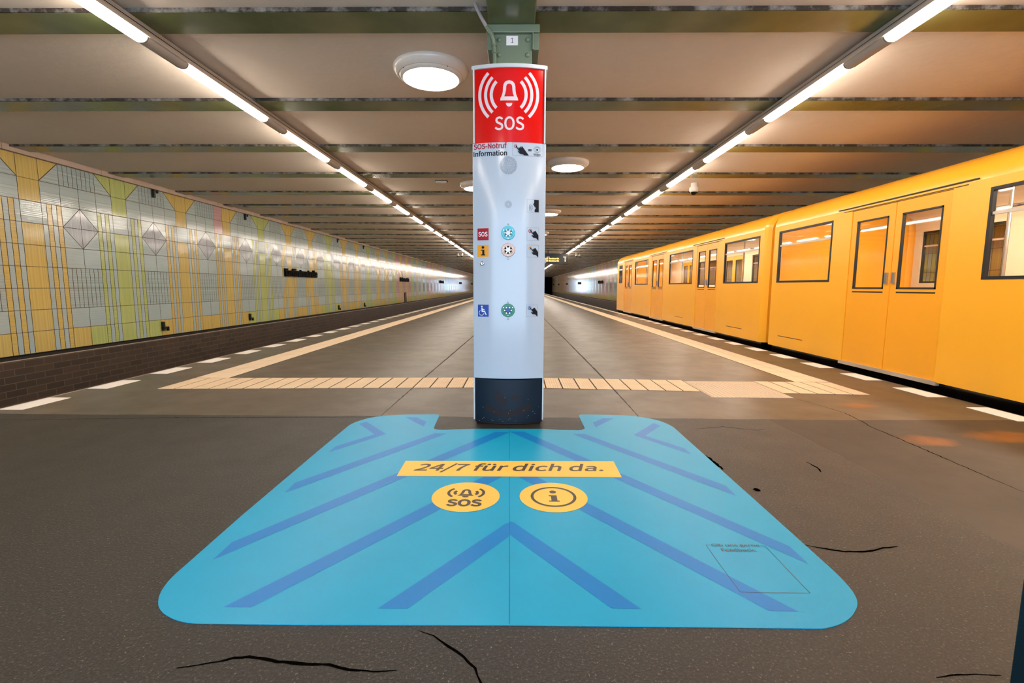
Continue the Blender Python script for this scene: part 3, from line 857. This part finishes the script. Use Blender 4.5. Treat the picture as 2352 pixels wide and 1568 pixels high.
# talking pictogram
fr = onpillar([frame(0.1243, 1.5134, 0.2077, 1.6, 0.0014)], 'grey_ink', 'talking_pictogram', body)
def tp(px, py): return (0.1243+(px-672)/124*0.0834, 1.6-(py-660)/132*0.0866)
vf = [flat([tp(*p) for p in ((748,664),(795,664),(795,790),(752,790),(752,765),(760,757),(764,748),(757,738),(748,736),(752,728),(744,722),(737,712),(748,690),(746,676))])]
for r in (22, 37, 52):
    cc0 = tp(748, 745); k0 = 0.0834/124
    vf.append(strip(circ(cc0[0], cc0[1], (r+2.5)*k0, 14, a0=PI-0.75, a1=PI+0.75, end=True), circ(cc0[0], cc0[1], (r-0.5)*k0, 14, a0=PI-0.75, a1=PI+0.75, end=True)))
onpillar(vf, 'ink', 'talking_face', fr, 0.0017)
# square plates on the left
sq = onpillar([flat(rect(-0.2211, 1.3220, -0.1418, 1.4038))], 'red_ink', 'sos_plate', body)
onpillar([fit(text_vf('SOS', 0.012), -0.2145, -0.1495, 1.3475, 1.3795)], 'white_ink', 'sos_lettering', sq, 0.0019)
sq = onpillar([flat(rect(-0.2216, 1.2069, -0.1420, 1.2887))], 'orange_ink', 'info_plate', body)
k = 0.0796/340
def ip(px, py): return (-0.2216+(px-208)*k, 1.2887-(py-815)*0.0818/358)
onpillar([flat([ip(*p) for p in circ(376, 886, 42, 20)]), flat([ip(*p) for p in ((316,957),(418,957),(418,1098),(442,1098),(442,1127),(316,1127),(316,1098),(355,1098),(355,985),(316,985))])], 'ink', 'info_letter', sq, 0.0019)
sq = onpillar([flat(rect(-0.2204, 0.7860, -0.1422, 0.8712))], 'blue_ink', 'wheelchair_plate', body)
k = 0.0782/110
def wp(px, py): return (-0.2204+(px-160)*k, 0.8712-(py-260)*0.0852/120)
vf = [flat([wp(*p) for p in circ(201, 278, 8.5, 16)]), flat([wp(*p) for p in ((195,289),(207,289),(209,302),(228,305),(228,312),(209,311),(210,320),(232,320),(249,362),(241,366),(226,332),(198,332))])]
cw = (197, 341); vf.append(strip([wp(*p) for p in circ(cw[0], cw[1], 27, 24, a0=0.1, a1=PI+1.15, end=True)], [wp(*p) for p in circ(cw[0], cw[1], 22.5, 24, a0=0.1, a1=PI+1.15, end=True)]))
onpillar(vf, 'white_ink', 'wheelchair_symbol', sq, 0.0019)
# round call buttons
def button(z, ringmat, name, rout, core, label):
    x = -0.0045; y = ysurf(x)
    m = MB(); m.lathe([(rout, 0.006), (rout, -0.002), (rout-0.003, -0.005), (0.028, -0.005), (0.027, -0.003), (0.027, 0.006)], (PX+x, y, z), 'y', 40, ringmat)
    o = m.build(name, smooth=True); under(o, pil); o['label'] = label
    m = MB(); m.lathe([(0.027, 0.0), (0.027, -0.0045), (0.019, -0.0045), (0.018, 0.0)], (PX+x, y, z), 'y', 32, 'teal_dark' if ringmat != 'copper' else 'ink')
    m.build('bezel', smooth=True).parent = o
    m = MB(); m.lathe([(0.0165, 0.0), (0.0165, -0.006), (0.0145, -0.0085), (0.001, -0.009)], (PX+x, y, z), 'y', 28, core)
    m.build('push_cap', smooth=True).parent = o
    m = MB()
    for k in range(6):
        a = PI/6+2*PI*k/6+PI/6
        m.lathe([(0.0032, 0.0), (0.0032, -0.0055), (0.001, -0.0065)], (PX+x+0.0222*math.cos(a), y, z+0.0222*math.sin(a)), 'y', 10, 'led')
    m.build('indicator_lights').parent = o
    m = MB()
    for a in (PI*0.17, PI*0.83, -PI/2):
        m.lathe([(0.0035, 0), (0.0035, -0.0062), (0.001, -0.0066)], (PX+x+0.038*math.cos(a), y, z+0.038*math.sin(a)), 'y', 10, 'steel')
    m.build('screws').parent = o
    m = MB()
    for s in (-1, 1):
        a0, a1 = (-2.75, -2.25) if s < 0 else (-0.9, -0.4)
        v1 = circ(PX+x, z, 0.0345, 8, a0=a0, a1=a1, end=True); v2 = circ(PX+x, z, 0.0325, 8, a0=a0, a1=a1, end=True)
        vf = strip(v1, v2); m.add(([(p[0], y-0.0055, p[1]) for p in vf[0]], vf[1]), 'ink')
    m.build('slots', fixn=False).parent = o
    return o
button(1.3704, 'cyan', 'call_button', 0.0485, 'lilac', 'cyan ringed SOS call button')
button(1.2537, 'copper', 'call_button', 0.0485, 'white_ink', 'copper ringed information call button')
button(0.8330, 'green_ring', 'call_button', 0.0480, 'blue_ink', 'green ringed wheelchair call button')
for z in (1.430, 1.1946, 0.8931, 0.7741):
    m = MB(); m.lathe([(0.0062, 0.002), (0.0062, -0.003), (0.003, -0.005), (0.001, -0.005)], (PX-0.0045, ysurf(0), z), 'y', 14, 'steel'); under(m.build('screw', smooth=True), pil)
m = MB(); y = ysurf(-0.188); m.lathe([(0.0155, 0.004), (0.0155, -0.004), (0.0115, -0.007), (0.006, -0.0075), (0.001, -0.0055)], (PX-0.188, y, 1.160), 'y', 24, 'steel')
lk = m.build('key_lock', smooth=True); under(lk, pil)
m = MB(); m.box((PX-0.1895, y-0.0088, 1.152), (PX-0.1865, y-0.0055, 1.168), 'ink'); m.build('keyhole').parent = lk
m = MB(); m.lathe([(0.024, 0.0), (0.022, 0.012), (0.012, 0.02), (0.001, 0.021)], (PX+0.252, YF+0.17, 1.19), 'x', 18, 'rail_white'); under(m.build('side_knob', smooth=True), pil)
# scuffs and remains of an old sticker on the navy base
vf = []
top = [(-0.165+0.33*t, 0.165-0.055*math.sin(PI*t*0.9+0.25)) for t in [k/12 for k in range(13)]]
vf.append(strip(top, [(x+0.004, z-0.05) for x, z in top])); vf.append(flat(circ(-0.075, 0.215, 0.027, 20))); vf.append(flat(circ(-0.045, 0.175, 0.035, 20, ry=0.03))); vf.append(flat(circ(0.055, 0.196, 0.034, 20, ry=0.018)))
onpillar(vf, 'residue', 'sticker_residue', base, ref=-0.004)
vf = []
for k in range(26):
    x = random.uniform(-0.22, 0.22); z = random.choice([random.uniform(0.02, 0.05), random.uniform(0.05, 0.2)]); w = random.uniform(0.001, 0.005)
    vf.append(flat([(x, z), (x+w, z+0.0007), (x+w*1.2, z+0.002), (x+w*0.2, z+0.0017)]))
onpillar(vf, 'white_ink', 'paint_chips', base, ref=-0.004)

# the green column above it
m = MB(); CY = 3.66; cx = PX+0.022
m.box((cx-0.135, CY, 2.3), (cx+0.135, CY+0.03, 2.80), 'column_green'); m.box((cx-0.135, CY+0.22, 2.3), (cx+0.135, CY+0.25, 2.80), 'column_green'); m.box((cx-0.015, CY+0.02, 2.3), (cx+0.015, CY+0.23, 2.80), 'column_green')
colm = m.build('column', bevel=0.004); tag(colm, 'grey-green riveted steel column rising out of the pillar head', 'column', kind='structure')
m = MB(); m.box((cx-0.19, CY-0.03, 2.795), (cx+0.19, CY+0.28, 2.85), 'column_green'); m.build('capital', bevel=0.006).parent = colm
for s in (-1, 1):
    m = MB(); a, b = sorted((cx+s*0.136, cx+s*0.185)); m.box((a, CY-0.012, 2.685), (b, CY+0.26, 2.797), 'column_green')
    a, b = sorted((cx+s*0.136, cx+s*0.148)); m.box((a, CY-0.024, 2.685), (b, CY+0.0, 2.797), 'column_green')
    m.build('bracket', bevel=0.004).parent = colm
for dx in (-0.1, 0.104):
    for z in (2.655, 2.757):
        m = MB(); m.lathe([(0.018, 0.002), (0.0165, -0.006), (0.011, -0.012), (0.001, -0.0145)], (cx+dx, CY, z), 'y', 16, 'column_green'); m.build('rivet', smooth=True).parent = colm
nx, nz = cx-0.008, 2.752
m = MB(); m.box((nx-0.042, CY-0.004, nz-0.032), (nx+0.042, CY, nz+0.032), 'white_ink')
pl = m.build('number_plate', bevel=0.001); tag(pl, 'small white plate with the number 1 on the green column', 'number plate')
m = MB(); vf = text_vf('1', 0.0, 0, 0, 'g')
m.add(([(nx-0.007+0.016*u, CY-0.0046, nz-0.016+0.034*w) for u, w, _ in vf[0]], vf[1]), 'ink'); m.build('number', fixn=False).parent = pl
cb = thing('cable_conduit', (cx-0.105, CY-0.05, 2.484)); tag(cb, 'bent grey cable running from the ceiling down the left of the green column', 'cable')
def smooth_path(P, n=8):
    out = []
    for i in range(len(P)-1):
        p0, p1, p2, p3 = (Vector(P[max(i-1, 0)]), Vector(P[i]), Vector(P[i+1]), Vector(P[min(i+2, len(P)-1)]))
        for k in range(n):
            t = k/n; out.append(0.5*((2*p1)+(p2-p0)*t+(2*p0-5*p1+4*p2-p3)*t*t+(3*p1-p0-3*p2+p3)*t**3))
    out.append(Vector(P[-1])); return out
yc = CY-0.045
m = MB(); m.tube(smooth_path([(-0.318, yc-0.03, 2.965), (-0.305, yc-0.03, 2.945), (-0.278, yc-0.03, 2.89), (-0.232, yc-0.02, 2.815)]), 0.0125, 'cable'); under(m.build('upper_cable', smooth=True), cb)
m = MB(); m.tube(smooth_path([(-0.232, yc-0.02, 2.815), (-0.205, yc-0.02, 2.782), (-0.186, yc-0.012, 2.745), (-0.178, yc, 2.69), (-0.175, yc, 2.6), (-0.173, yc, 2.484)]), 0.0135, 'column_green'); under(m.build('painted_conduit', smooth=True), cb)
for z in (2.70, 2.65):
    m = MB(); m.lathe([(0.018, -0.004), (0.018, 0.004)], (-0.178, yc, z), 'z', 14, 'column_green'); m.box((-0.178, yc, z-0.004), (-0.17, CY, z+0.004), 'column_green'); under(m.build('clip'), cb)

# ------------------------------------------------------------------ tube lights
# profile of the left row, x from the inner (platform side) face, outward is negative
def arc_prof(s, z_in=2.846, z_bot=2.800, z_out=2.874, w=0.122):
    P = []
    for k in range(13):
        t = k/12; a = PI*t
        x = -w/2+w/2*math.cos(a); zl = z_in+(z_out-z_in)*t
        P.append((s*x, zl-(0.052)*math.sin(a)))
    return P
TUBE_L, PITCH = 1.283, 1.7425
def light_row(side, xin, ystart, n, k_first):
    s = 1 if side == 'left' else -1
    # continuous trunking on the ceiling
    m = MB()
    pr = [(0, 2.876), (0, 2.908), (s*0.006, 2.912), (s*0.006, 2.925), (0, Z_BEAM), (-s*0.122, Z_BEAM), (-s*0.122, 2.876)]
    m.prism_y([(xin+x, z) for x, z in pr], Y_A, 98, 'alu')
    m.box((xin-(0.001 if s > 0 else -0.001)-0.0015, Y_A, 2.895), (xin+0.0015+(0.001 if s > 0 else -0.001), 98, 2.900), 'dark_gap')
    tag(m.build('light_trunking', smooth=False), 'long aluminium trunking carrying the %s row of tube lights' % side, 'light trunking')
    first = None
    for i in range(n):
        y = ystart+PITCH*(i-k_first)
        if first is None:
            root = first = thing('tube_light', (xin, y, 2.83))
            m = MB(); P = arc_prof(s); m.prism_y([(x, z-2.83) for x, z in P], 0, TUBE_L, 'tube'); m.build('diffuser', smooth=True, parent=root)
            m = MB(); m.box((min(s*0.016, -s*0.004), 0, 0.0165), (max(s*0.016, -s*0.004), PITCH-0.001, 0.0445), 'alu'); m.build('side_rail', parent=root)
            m = MB(); m.prism_y([(x, z-2.83+0.0015) for x, z in P], TUBE_L+0.002, PITCH-0.002, 'alu_white'); cv = m.build('joint_cover', smooth=True, parent=root)
            m = MB(); m.box((-s*0.001-0.0005, TUBE_L+0.03, 0.03), (-s*0.001+0.0025 if s > 0 else 0.0005+0.001, PITCH-0.03, 0.032), 'dark_gap'); m.build('cover_seam', parent=cv)
            for yy in (TUBE_L+0.012, PITCH-0.014):
                m = MB(); m.prism_y([(x, z-2.83+0.0008) for x, z in P], yy, yy+0.003, 'dark_gap'); m.build('end_joint', parent=cv)
            lab_mesh = MB(); Q = P[5:9]; ym = (TUBE_L+PITCH)/2
            lab_mesh.sweep([[(x, ym-0.075, z-2.8275) for x, z in Q], [(x, ym+0.075, z-2.8275) for x, z in Q]], 'grey_plate', closed=False, caps=False)
            plate = lab_mesh.build('grey_label_plate', parent=root)
            plate_mesh = plate
        else:
            root = dup(first, (xin, y, 2.83))
        j = i-k_first+1
        if (i-k_first) % 2 != 0:          # only every second cover carries the grey plate
            for ch in list(root.children):
                if ch.name.startswith('grey_label_plate') and root is not first: bpy.data.objects.remove(ch)
        if j < 0: lab = 'lit tube light of the %s row beside the camera, outside the frame' % side; g = 'tube lights beside the camera, %s row' % side
        elif j < 10: lab = '%s lit tube light of the %s ceiling row counting from the top of the photo' % (ORD[j], side); g = 'tube lights of the %s row' % side
        else: lab = 'small distant lit tube light of the %s ceiling row' % side; g = 'distant tube lights of the %s row' % side
        tag(root, lab, 'tube light', g)
light_row('left', -2.785, 4.245, 58, 6)
light_row('right', 2.697, 4.265, 58, 6)

# round ceiling lamps
def ring_lamp():
    root = thing('round_ceiling_lamp', (0, 0, Z_CEIL))
    m = MB(); m.lathe([(0.335, 0.0), (0.338, -0.012), (0.332, -0.035), (0.312, -0.060), (0.292, -0.072), (0.284, -0.070), (0.278, -0.082), (0.262, -0.093), (0.252, -0.096), (0.246, -0.09), (0.24, -0.05), (0.2, -0.04)], (0, 0, 0), 'z', 56, 'lamp_white')
    m.build('housing_ring', smooth=True, parent=root)
    m = MB(); m.lathe([(0.247, -0.09), (0.23, -0.099), (0.16, -0.106), (0.08, -0.109), (0.002, -0.110)], (0, 0, 0), 'z', 56, 'ring_glow')
    m.build('diffuser', smooth=True, parent=root)
    m = MB()
    for a in (0.6, 2.2, 3.9, 5.4): m.lathe([(0.005, 0), (0.005, -0.003)], (0.283*math.cos(a), 0.283*math.sin(a), -0.071), 'z', 8, 'ink')
    m.build('screws', parent=root)
    m = MB(); m.lathe([(0.006, 0), (0.005, -0.004), (0.001, -0.005)], (0.0, 0.322, -0.048), 'z', 10, 'blue_ink'); m.build('indicator', parent=root)
    return root
rl = None
i = 0
spots = []
for k in range(-1, 11):
    spots.append((-0.80+0.0, 4.59+4.923*k)); spots.append((0.775, 7.87+4.923*k))
near = {(-0.80, 4.59): 'big round white ceiling lamp to the left of the red SOS head', (0.775, 7.87): 'round white ceiling lamp just right of the SOS-Notruf lettering'}
for (x, y) in spots:
    if rl is None: r = rl = ring_lamp(); r.location = (x, y, Z_CEIL)
    else: r = dup(rl, (x, y, Z_CEIL))
    lab = near.get((x, round(y, 2)))
    if lab is None:
        if y < 3: lab = 'round white ceiling lamp above or behind the camera'; g = 'round lamps overhead'
        elif y < 10 and x < 0: lab = 'round white ceiling lamp half hidden by the left side of the pillar'; g = 'round ceiling lamps'
        elif 12 < y < 13 and x > 0: lab = 'round white ceiling lamp peeping out right of the pillar beside the talking pictogram'; g = 'round ceiling lamps'
        elif 17 < y < 18 and x > 0: lab = 'small round lamp at the right pillar edge above the departure board'; g = 'round ceiling lamps'
        else: lab = 'round white ceiling lamp hidden behind the pillar'; g = 'round lamps behind the pillar'
    else: g = 'round ceiling lamps'
    tag(r, lab, 'ceiling lamp', g)

# ------------------------------------------------------------------ small fittings on the ceiling
def dome(x, y, lab, scale=1.0):
    root = thing('dome_camera', (x, y, Z_CEIL)); root.scale = (scale,)*3
    m = MB(); m.lathe([(0.062, 0.0), (0.062, -0.075), (0.085, -0.08), (0.088, -0.11), (0.084, -0.15), (0.07, -0.165), (0.05, -0.168)], (0, 0, 0), 'z', 28, 'lamp_white'); m.build('housing', smooth=True, parent=root)
    m = MB(); m.lathe([(0.06, -0.16), (0.056, -0.185), (0.042, -0.208), (0.02, -0.221), (0.001, -0.225)], (0, 0, 0), 'z', 24, 'camera_dome'); m.build('dome', smooth=True, parent=root)
    return tag(root, lab, 'security camera', 'dome cameras on the ceiling')
dome(3.33, 9.40, 'white dome security camera with black eye, right of the right light row')
dome(3.45, 28.8, 'left one of the small distant pair of dome cameras near the departure board')
dome(3.68, 29.0, 'right one of the small distant pair of dome cameras near the departure board')
dome(-3.60, 29.0, 'left one of the tiny dome camera pair beside the left light row')
dome(-3.36, 28.8, 'right one of the tiny dome camera pair beside the left light row')
m = MB(); m.box((-0.11, -0.07, -0.012), (0.11, 0.07, 0), 'dark_gap'); m.box((-0.10, -0.06, -0.045), (0.10, 0.06, -0.012), 'lamp_white')
o = m.build('detector_box', bevel=0.004); o.location = (-1.44, 9.22, Z_CEIL); tag(o, 'flat white detector box on the ceiling left of the pillar', 'detector')
# departure board
BY = 26.0
bd = thing('departure_board', (2.03, BY, 2.20)); tag(bd, 'hanging black departure board with glowing amber lines right of the pillar', 'departure board')
m = MB(); m.box((1.40, BY, 2.20), (2.66, BY+0.22, 2.76), 'board'); under(m.build('case', bevel=0.01), bd)
for x in (1.6, 2.46):
    m = MB(); m.box((x-0.02, BY+0.09, 2.76), (x+0.02, BY+0.13, Z_BEAM+0.02), 'black'); under(m.build('hanger'), bd)
def btext(s, x0, x1, z0, z1, mat, name):
    m = MB(); vf = text_vf(s, 0.02); m.add(([(x0+(x1-x0)*u, BY-0.004, z0+(z1-z0)*w) for u, w, _ in vf[0]], vf[1]), mat); under(m.build(name, fixn=False), bd)
btext('Linie  Ziel', 1.52, 1.68, 2.565, 2.60, 'board_white', 'header_lettering'); btext('Abfahrt', 2.40, 2.56, 2.565, 2.60, 'board_white', 'header_lettering')
for z, a, c in ((2.455, 'U1', '1'), (2.335, 'U3', '5')):
    btext(a, 1.51, 1.60, z, z+0.085, 'led_text', 'line_lettering'); btext('Warschauer Str.', 1.64, 2.19, z, z+0.085, 'led_text', 'line_lettering'); btext(c, 2.48, 2.54, z, z+0.085, 'led_text', 'line_lettering')

# ------------------------------------------------------------------ wall fittings and station names
def wall_bracket(y, ztop, up, lab, g):
    m = MB(); X = X_L+0.004
    if up:   # hook under the ledge
        m.box((X, y-0.022, ztop-0.155), (X+0.05, y+0.022, ztop), 'black'); m.box((X, y-0.022, ztop-0.02), (X+0.06, y+0.09, ztop+0.0), 'black'); m.box((X+0.03, y+0.06, ztop-0.06), (X+0.06, y+0.09, ztop), 'black')
    else:
        m.box((X, y-0.025, ztop-0.18), (X+0.05, y+0.025, ztop), 'black'); m.box((X, y-0.025, ztop-0.14), (X+0.06, y+0.12, ztop-0.105), 'black'); m.box((X+0.02, y+0.085, ztop-0.19), (X+0.06, y+0.12, ztop-0.105), 'black')
    return tag(m.build('wall_bracket', bevel=0.003), lab, 'bracket', g)
for k, y in enumerate((9.59, 12.77, 19.24, 22.45)):
    wall_bracket(y, 2.865, True, '%s small black hook under the left wall ledge counting from the camera' % ORD[k], 'black hooks under the ledge')
for k, (y, z) in enumerate(((9.57, 0.27), (12.73, 0.255), (19.13, 0.235), (22.35, 0.225))):
    wall_bracket(y, z, False, '%s small black L bracket at the foot of the left wall tiles' % ORD[k], 'black brackets above the brick footing')
m = MB(); m.box((X_L+0.004, 30.35, -0.05), (X_L+0.05, 30.40, 0.60), 'black'); m.box((X_L+0.004, 30.70, -0.03), (X_L+0.05, 30.75, 0.62), 'black'); m.box((X_L+0.004, 30.35, -0.06), (X_L+0.05, 30.75, -0.02), 'black')
tag(m.build('pipe_bracket'), 'tall black U shaped bracket below the second station name on the left wall', 'bracket')
def station_name(side, y, k):
    m = MB(); vf = text_vf('Kurfürstenstraße', 0.03, 0.0, 0.03, 'g')
    W, H = 2.36, 0.26
    for (u, w, d), in [(p,) for p in vf[0]]:
        dz = 0.005+(d+0.03)/0.06*0.055
        if side == 'left': m.v.append((X_L+dz, y+W*u, 1.285+H*w))
        else: m.v.append((X_R-dz, y+W*(1-u), 1.285+H*w))
    mi = m.m('matt_black'); m.f += [tuple(q) for q in vf[1]]; m.mi += [mi]*len(vf[1])
    o = m.build('station_name', fixn=False)
    if side == 'left':
        lab = ['large raised black station name Kurfürstenstraße, nearest on the left wall', 'second raised black station name along the left wall', 'third, small black station name far along the left wall', 'fourth, tiny black station name along the left wall', 'last tiny black station name on the left wall beside the pillar'][k]
    else:
        lab = ['largest visible black station name on the right wall, just beyond the train', 'second black station name on the right wall beyond the train', 'third tiny black station name on the right wall', 'fourth tiny black station name on the right wall', 'last tiny black station name on the right wall by the tunnel mouth'][k]
    tag(o, lab, 'station name', 'station names on the %s wall' % side)
for k, y in enumerate((14.78, 29.25, 44.1, 58.9, 73.6)): station_name('left', y, k)
for k, y in enumerate((40.0, 54.2, 68.4, 82.6, 94.5)): station_name('right', y, k)

# ------------------------------------------------------------------ the yellow train on the right track
XT, WT = 4.12, 2.28
train = thing('subway_train', (XT+WT/2, 8.0, Z_BED)); tag(train, 'long yellow subway train passing along the right platform edge', 'train')
ZB, ZW0, ZW1, ZS = 0.075, 1.078, 1.875, 1.96
def roof_profile():
    P = [(XT, ZS), (XT+0.012, 2.03), (XT+0.05, 2.10), (XT+0.13, 2.175), (XT+0.30, 2.245), (XT+0.65, 2.33), (XT+WT/2, 2.38)]
    return P+[(2*XT+WT-x, z) for x, z in P[-2::-1]]
def car(y0, y1, windows, doors, tag_end):
    """one car body from y0 to y1; windows and doors are (ya, yb) intervals on both sides"""
    m = MB()
    rp = roof_profile()
    e = 0.10
    inner = [(XT+0.05+(x-XT)*(WT-0.1)/WT, z-0.05) for x, z in rp]
    m.sweep([[(x, y, z) for x, z in rp] for y in (y0+e, y1-e)], 'train_yellow', closed=False, caps=False)
    m.sweep([[(x, y, z) for x, z in inner[::-1]] for y in (y0+e, y1-e)], 'interior', closed=False, caps=False)
    holes = sorted([(a, b, 'w') for a, b in windows]+[(a, b, 'd') for a, b in doors])
    for side in (0, 1):
        for layer in (0, 1):              # painted outer sheet and cream inner lining
            mt = 'train_yellow' if layer == 0 else 'interior'
            xa, xb = sorted((XT+0.025*layer, XT+0.025*(layer+1))) if side == 0 else sorted((XT+WT-0.025*layer, XT+WT-0.025*(layer+1)))
            y = y0+e
            for a, b, kd in holes+[(y1-e, y1-e, '')]:
                if a > y+0.001:
                    m.box((xa, y, ZB), (xb, a, ZS), mt)
                if kd == 'w':
                    m.box((xa, a, ZB), (xb, b, ZW0), mt); m.box((xa, a, ZW1), (xb, b, ZS), mt)
                elif kd == 'd':
                    m.box((xa, a, 1.935), (xb, b, ZS), mt)
                y = b
    # rounded ends
    zs = [(XT, ZB), (XT, ZS)]
    full = [(XT, ZB)]+rp+[(XT+WT, ZB)]
    for ya, yb, s in ((y0+e, y0, 1), (y1-e, y1, -1)):
        shr = [(XT+WT/2+(x-XT-WT/2)*0.93, z-0.02 if z > 1 else z) for x, z in full]
        mid = [(XT+WT/2+(x-XT-WT/2)*0.98, z-0.006 if z > 1 else z) for x, z in full]
        m.sweep([[(x, ya, z) for x, z in full], [(x, ya+(yb-ya)*0.6, z) for x, z in mid], [(x, yb, z) for x, z in shr]], 'train_yellow', closed=False, caps=False)
        m.poly([(x, yb, z) for x, z in shr], 'train_yellow')
    # floor, liner
    m.box((XT+0.05, y0+e, ZB), (XT+WT-0.05, y1-e, ZB+0.06), 'seat')
    body = m.build('car_body', smooth=True); under(body, train)
    # ceiling light strip and seats inside
    m = MB(); m.box((XT+WT/2-0.16, y0+0.8, 2.28), (XT+WT/2+0.16, y1-0.8, 2.30), 'car_lamp'); m.build('ceiling_light', parent=body).matrix_parent_inverse = Matrix.Identity(4)
    for (a, b) in windows:
        m = MB(); x = XT+WT-0.06
        m.box((x-0.45, a, ZB+0.06), (x, b, 0.52), 'seat'); m.box((x-0.1, a, 0.52), (x, b, 1.0), 'seat'); m.build('bench_seat', parent=body)
        m = MB(); x = XT+0.06
        m.box((x, a, ZB+0.06), (x+0.45, b, 0.52), 'seat'); m.box((x, a, 0.52), (x+0.1, b, 1.0), 'seat'); m.build('bench_seat', parent=body)
    m = MB(); m.tube([(XT+0.55, y0+0.6, 1.78), (XT+0.55, y1-0.6, 1.78)], 0.016, 'steel')
    for a, b in doors: m.tube([(XT+0.5, a-0.05, ZB+0.06), (XT+0.5, a-0.05, 2.2)], 0.016, 'steel'); m.tube([(XT+0.5, b+0.05, ZB+0.06), (XT+0.5, b+0.05, 2.2)], 0.016, 'steel')
    m.build('grab_rails', parent=body)
    for side in (0, 1):
        sg = -1 if side == 0 else 1
        xs = XT if side == 0 else XT+WT
        def B(a, b, z0, z1, d0, d1, mat, name, par=None, bevel=0.0):
            """box on the side wall; d0..d1 is the depth measured outwards from the wall face"""
            m = MB(); xx = sorted((xs+sg*d0, xs+sg*d1)); m.box((xx[0], a, z0), (xx[1], b, z1), mat); o = m.build(name, bevel=bevel)
            if par is None: under(o, train)
            else: o.parent = par
            return o
        for a, b in windows:
            m = MB(); z0, z1, w = ZW0, ZW1, 0.028
            for (p, q, r, s) in ((a, b, z0, z0+w), (a, b, z1-w, z1), (a, a+w, z0+w, z1-w), (b-w, b, z0+w, z1-w)):
                xx = sorted((xs-sg*0.03, xs+sg*0.004)); m.box((xx[0], p, r), (xx[1], q, s), 'rubber')
            zt = z0+0.56
            xx = sorted((xs-sg*0.025, xs-sg*0.005)); m.box((xx[0], a+w, zt), (xx[1], b-w, zt+0.025), 'sill')
            fr = m.build('window_frame'); under(fr, train)
            B(a+w, b-w, z0+w, z1-w, -0.022, -0.016, 'glass', 'pane', fr)
        for a, b in doors:
            mid = (a+b)/2
            for p, q in ((a, mid), (mid, b)):
                p += 0.006; q -= 0.006; w = 0.09
                m = MB(); xx = sorted((xs-sg*0.035, xs-sg*0.008))
                wz0, wz1 = 0.99, 1.80
                for (ya, yb, r, s) in ((p, q, ZB+0.012, wz0), (p, q, wz1, 1.93), (p, p+w, wz0, wz1), (q-w, q, wz0, wz1)):
                    m.box((xx[0], ya, r), (xx[1], yb, s), 'train_door')
                m.box((xx[0]-0.001, p+w, 0.945), (xx[1]+0.001, q-w, 0.96), 'rubber')
                dr = m.build('door'); under(dr, train)
                m = MB()
                xg = sorted((xs-sg*0.03, xs-sg*0.004)); t = 0.018
                for (ya, yb, r, s) in ((p+w, q-w, wz0, wz0+t), (p+w, q-w, wz1-t, wz1), (p+w, p+w+t, wz0, wz1), (q-w-t, q-w, wz0, wz1)):
                    m.box((xg[0], ya, r), (xg[1], yb, s), 'rubber')
                m.build('window_seal').parent = dr
                B(p+w+t, q-w-t, wz0+t, wz1-t, -0.026, -0.020, 'glass', 'door_window', dr)
                B((q-w*0.7) if q < b-0.1 else p+w*0.3, (q-w*0.3) if q < b-0.1 else p+w*0.7, 1.05, 1.17, -0.008, 0.012, 'steel', 'handle', dr)
            B(a-0.03, b+0.03, ZB-0.03, ZB+0.012, -0.03, 0.012, 'sill', 'door_sill')
            B(a-0.25, b+0.25, 1.972, 1.982, -0.05, 0.012, 'rubber', 'door_gutter'); B(a-0.15, b+0.15, 1.94, 1.946, -0.02, 0.006, 'rubber', 'door_gutter')
        B(y0+e, y1-e, -0.50, ZB, -0.12, -0.06, 'skirt', 'underframe_skirt')
        # service flaps low on the side
        for a, b in windows[:2]:
            B(a+0.5, a+1.15, 0.24, 0.248, -0.001, 0.003, 'rubber', 'service_flap_line')
    m = MB()
    for yb in (y0+1.9, y1-1.9):
        m.box((XT+0.3, yb-1.0, -0.9), (XT+WT-0.3, yb+1.0, -0.2), 'skirt')
        for d in (-0.6, 0.6): m.lathe([(0.36, -0.75), (0.36, 0.75)], (XT+WT/2, yb+d, -0.55), 'x', 24, 'rail_steel')
    under(m.build('bogies'), train)
car(8.12, 20.2, [(8.35, 9.75), (11.50, 13.25), (15.40, 17.10)], [(10.05, 11.25), (13.75, 15.0), (17.55, 18.75)], 'far')
car(-4.3, 7.98, [(6.45, 7.75), (2.55, 4.35), (-1.0, 0.75)], [(4.72, 6.1), (1.05, 2.3), (-2.6, -1.3)], 'near')
# cab window on the far nose side and the coupling between the cars
m = MB(); m.box((XT-0.003, 19.15, 1.15), (XT+0.004, 19.75, 1.85), 'rubber'); cw = m.build('cab_window'); under(cw, train)
m = MB(); m.box((XT-0.006, 19.18, 1.18), (XT-0.003, 19.72, 1.82), 'glass'); m.build('pane').parent = cw
m = MB(); m.box((XT+0.35, 7.985, 0.0), (XT+WT-0.35, 8.115, 2.1), 'rubber'); under(m.build('gangway'), train)
m = MB(); m.box((XT+WT/2-0.15, 7.5, -0.35), (XT+WT/2+0.15, 8.6, -0.05), 'black'); under(m.build('coupling'), train)

# ------------------------------------------------------------------ dark cladding cut by the right edge of the frame
m = MB(); m.box((1.067, 0.72, 0.0), (1.42, 0.96, 1.5), 'teal_cladding')
o = m.build('pillar_base', bevel=0.004); tag(o, 'dark teal corner of a pillar base cut off by the right edge of the photo', 'pillar base')
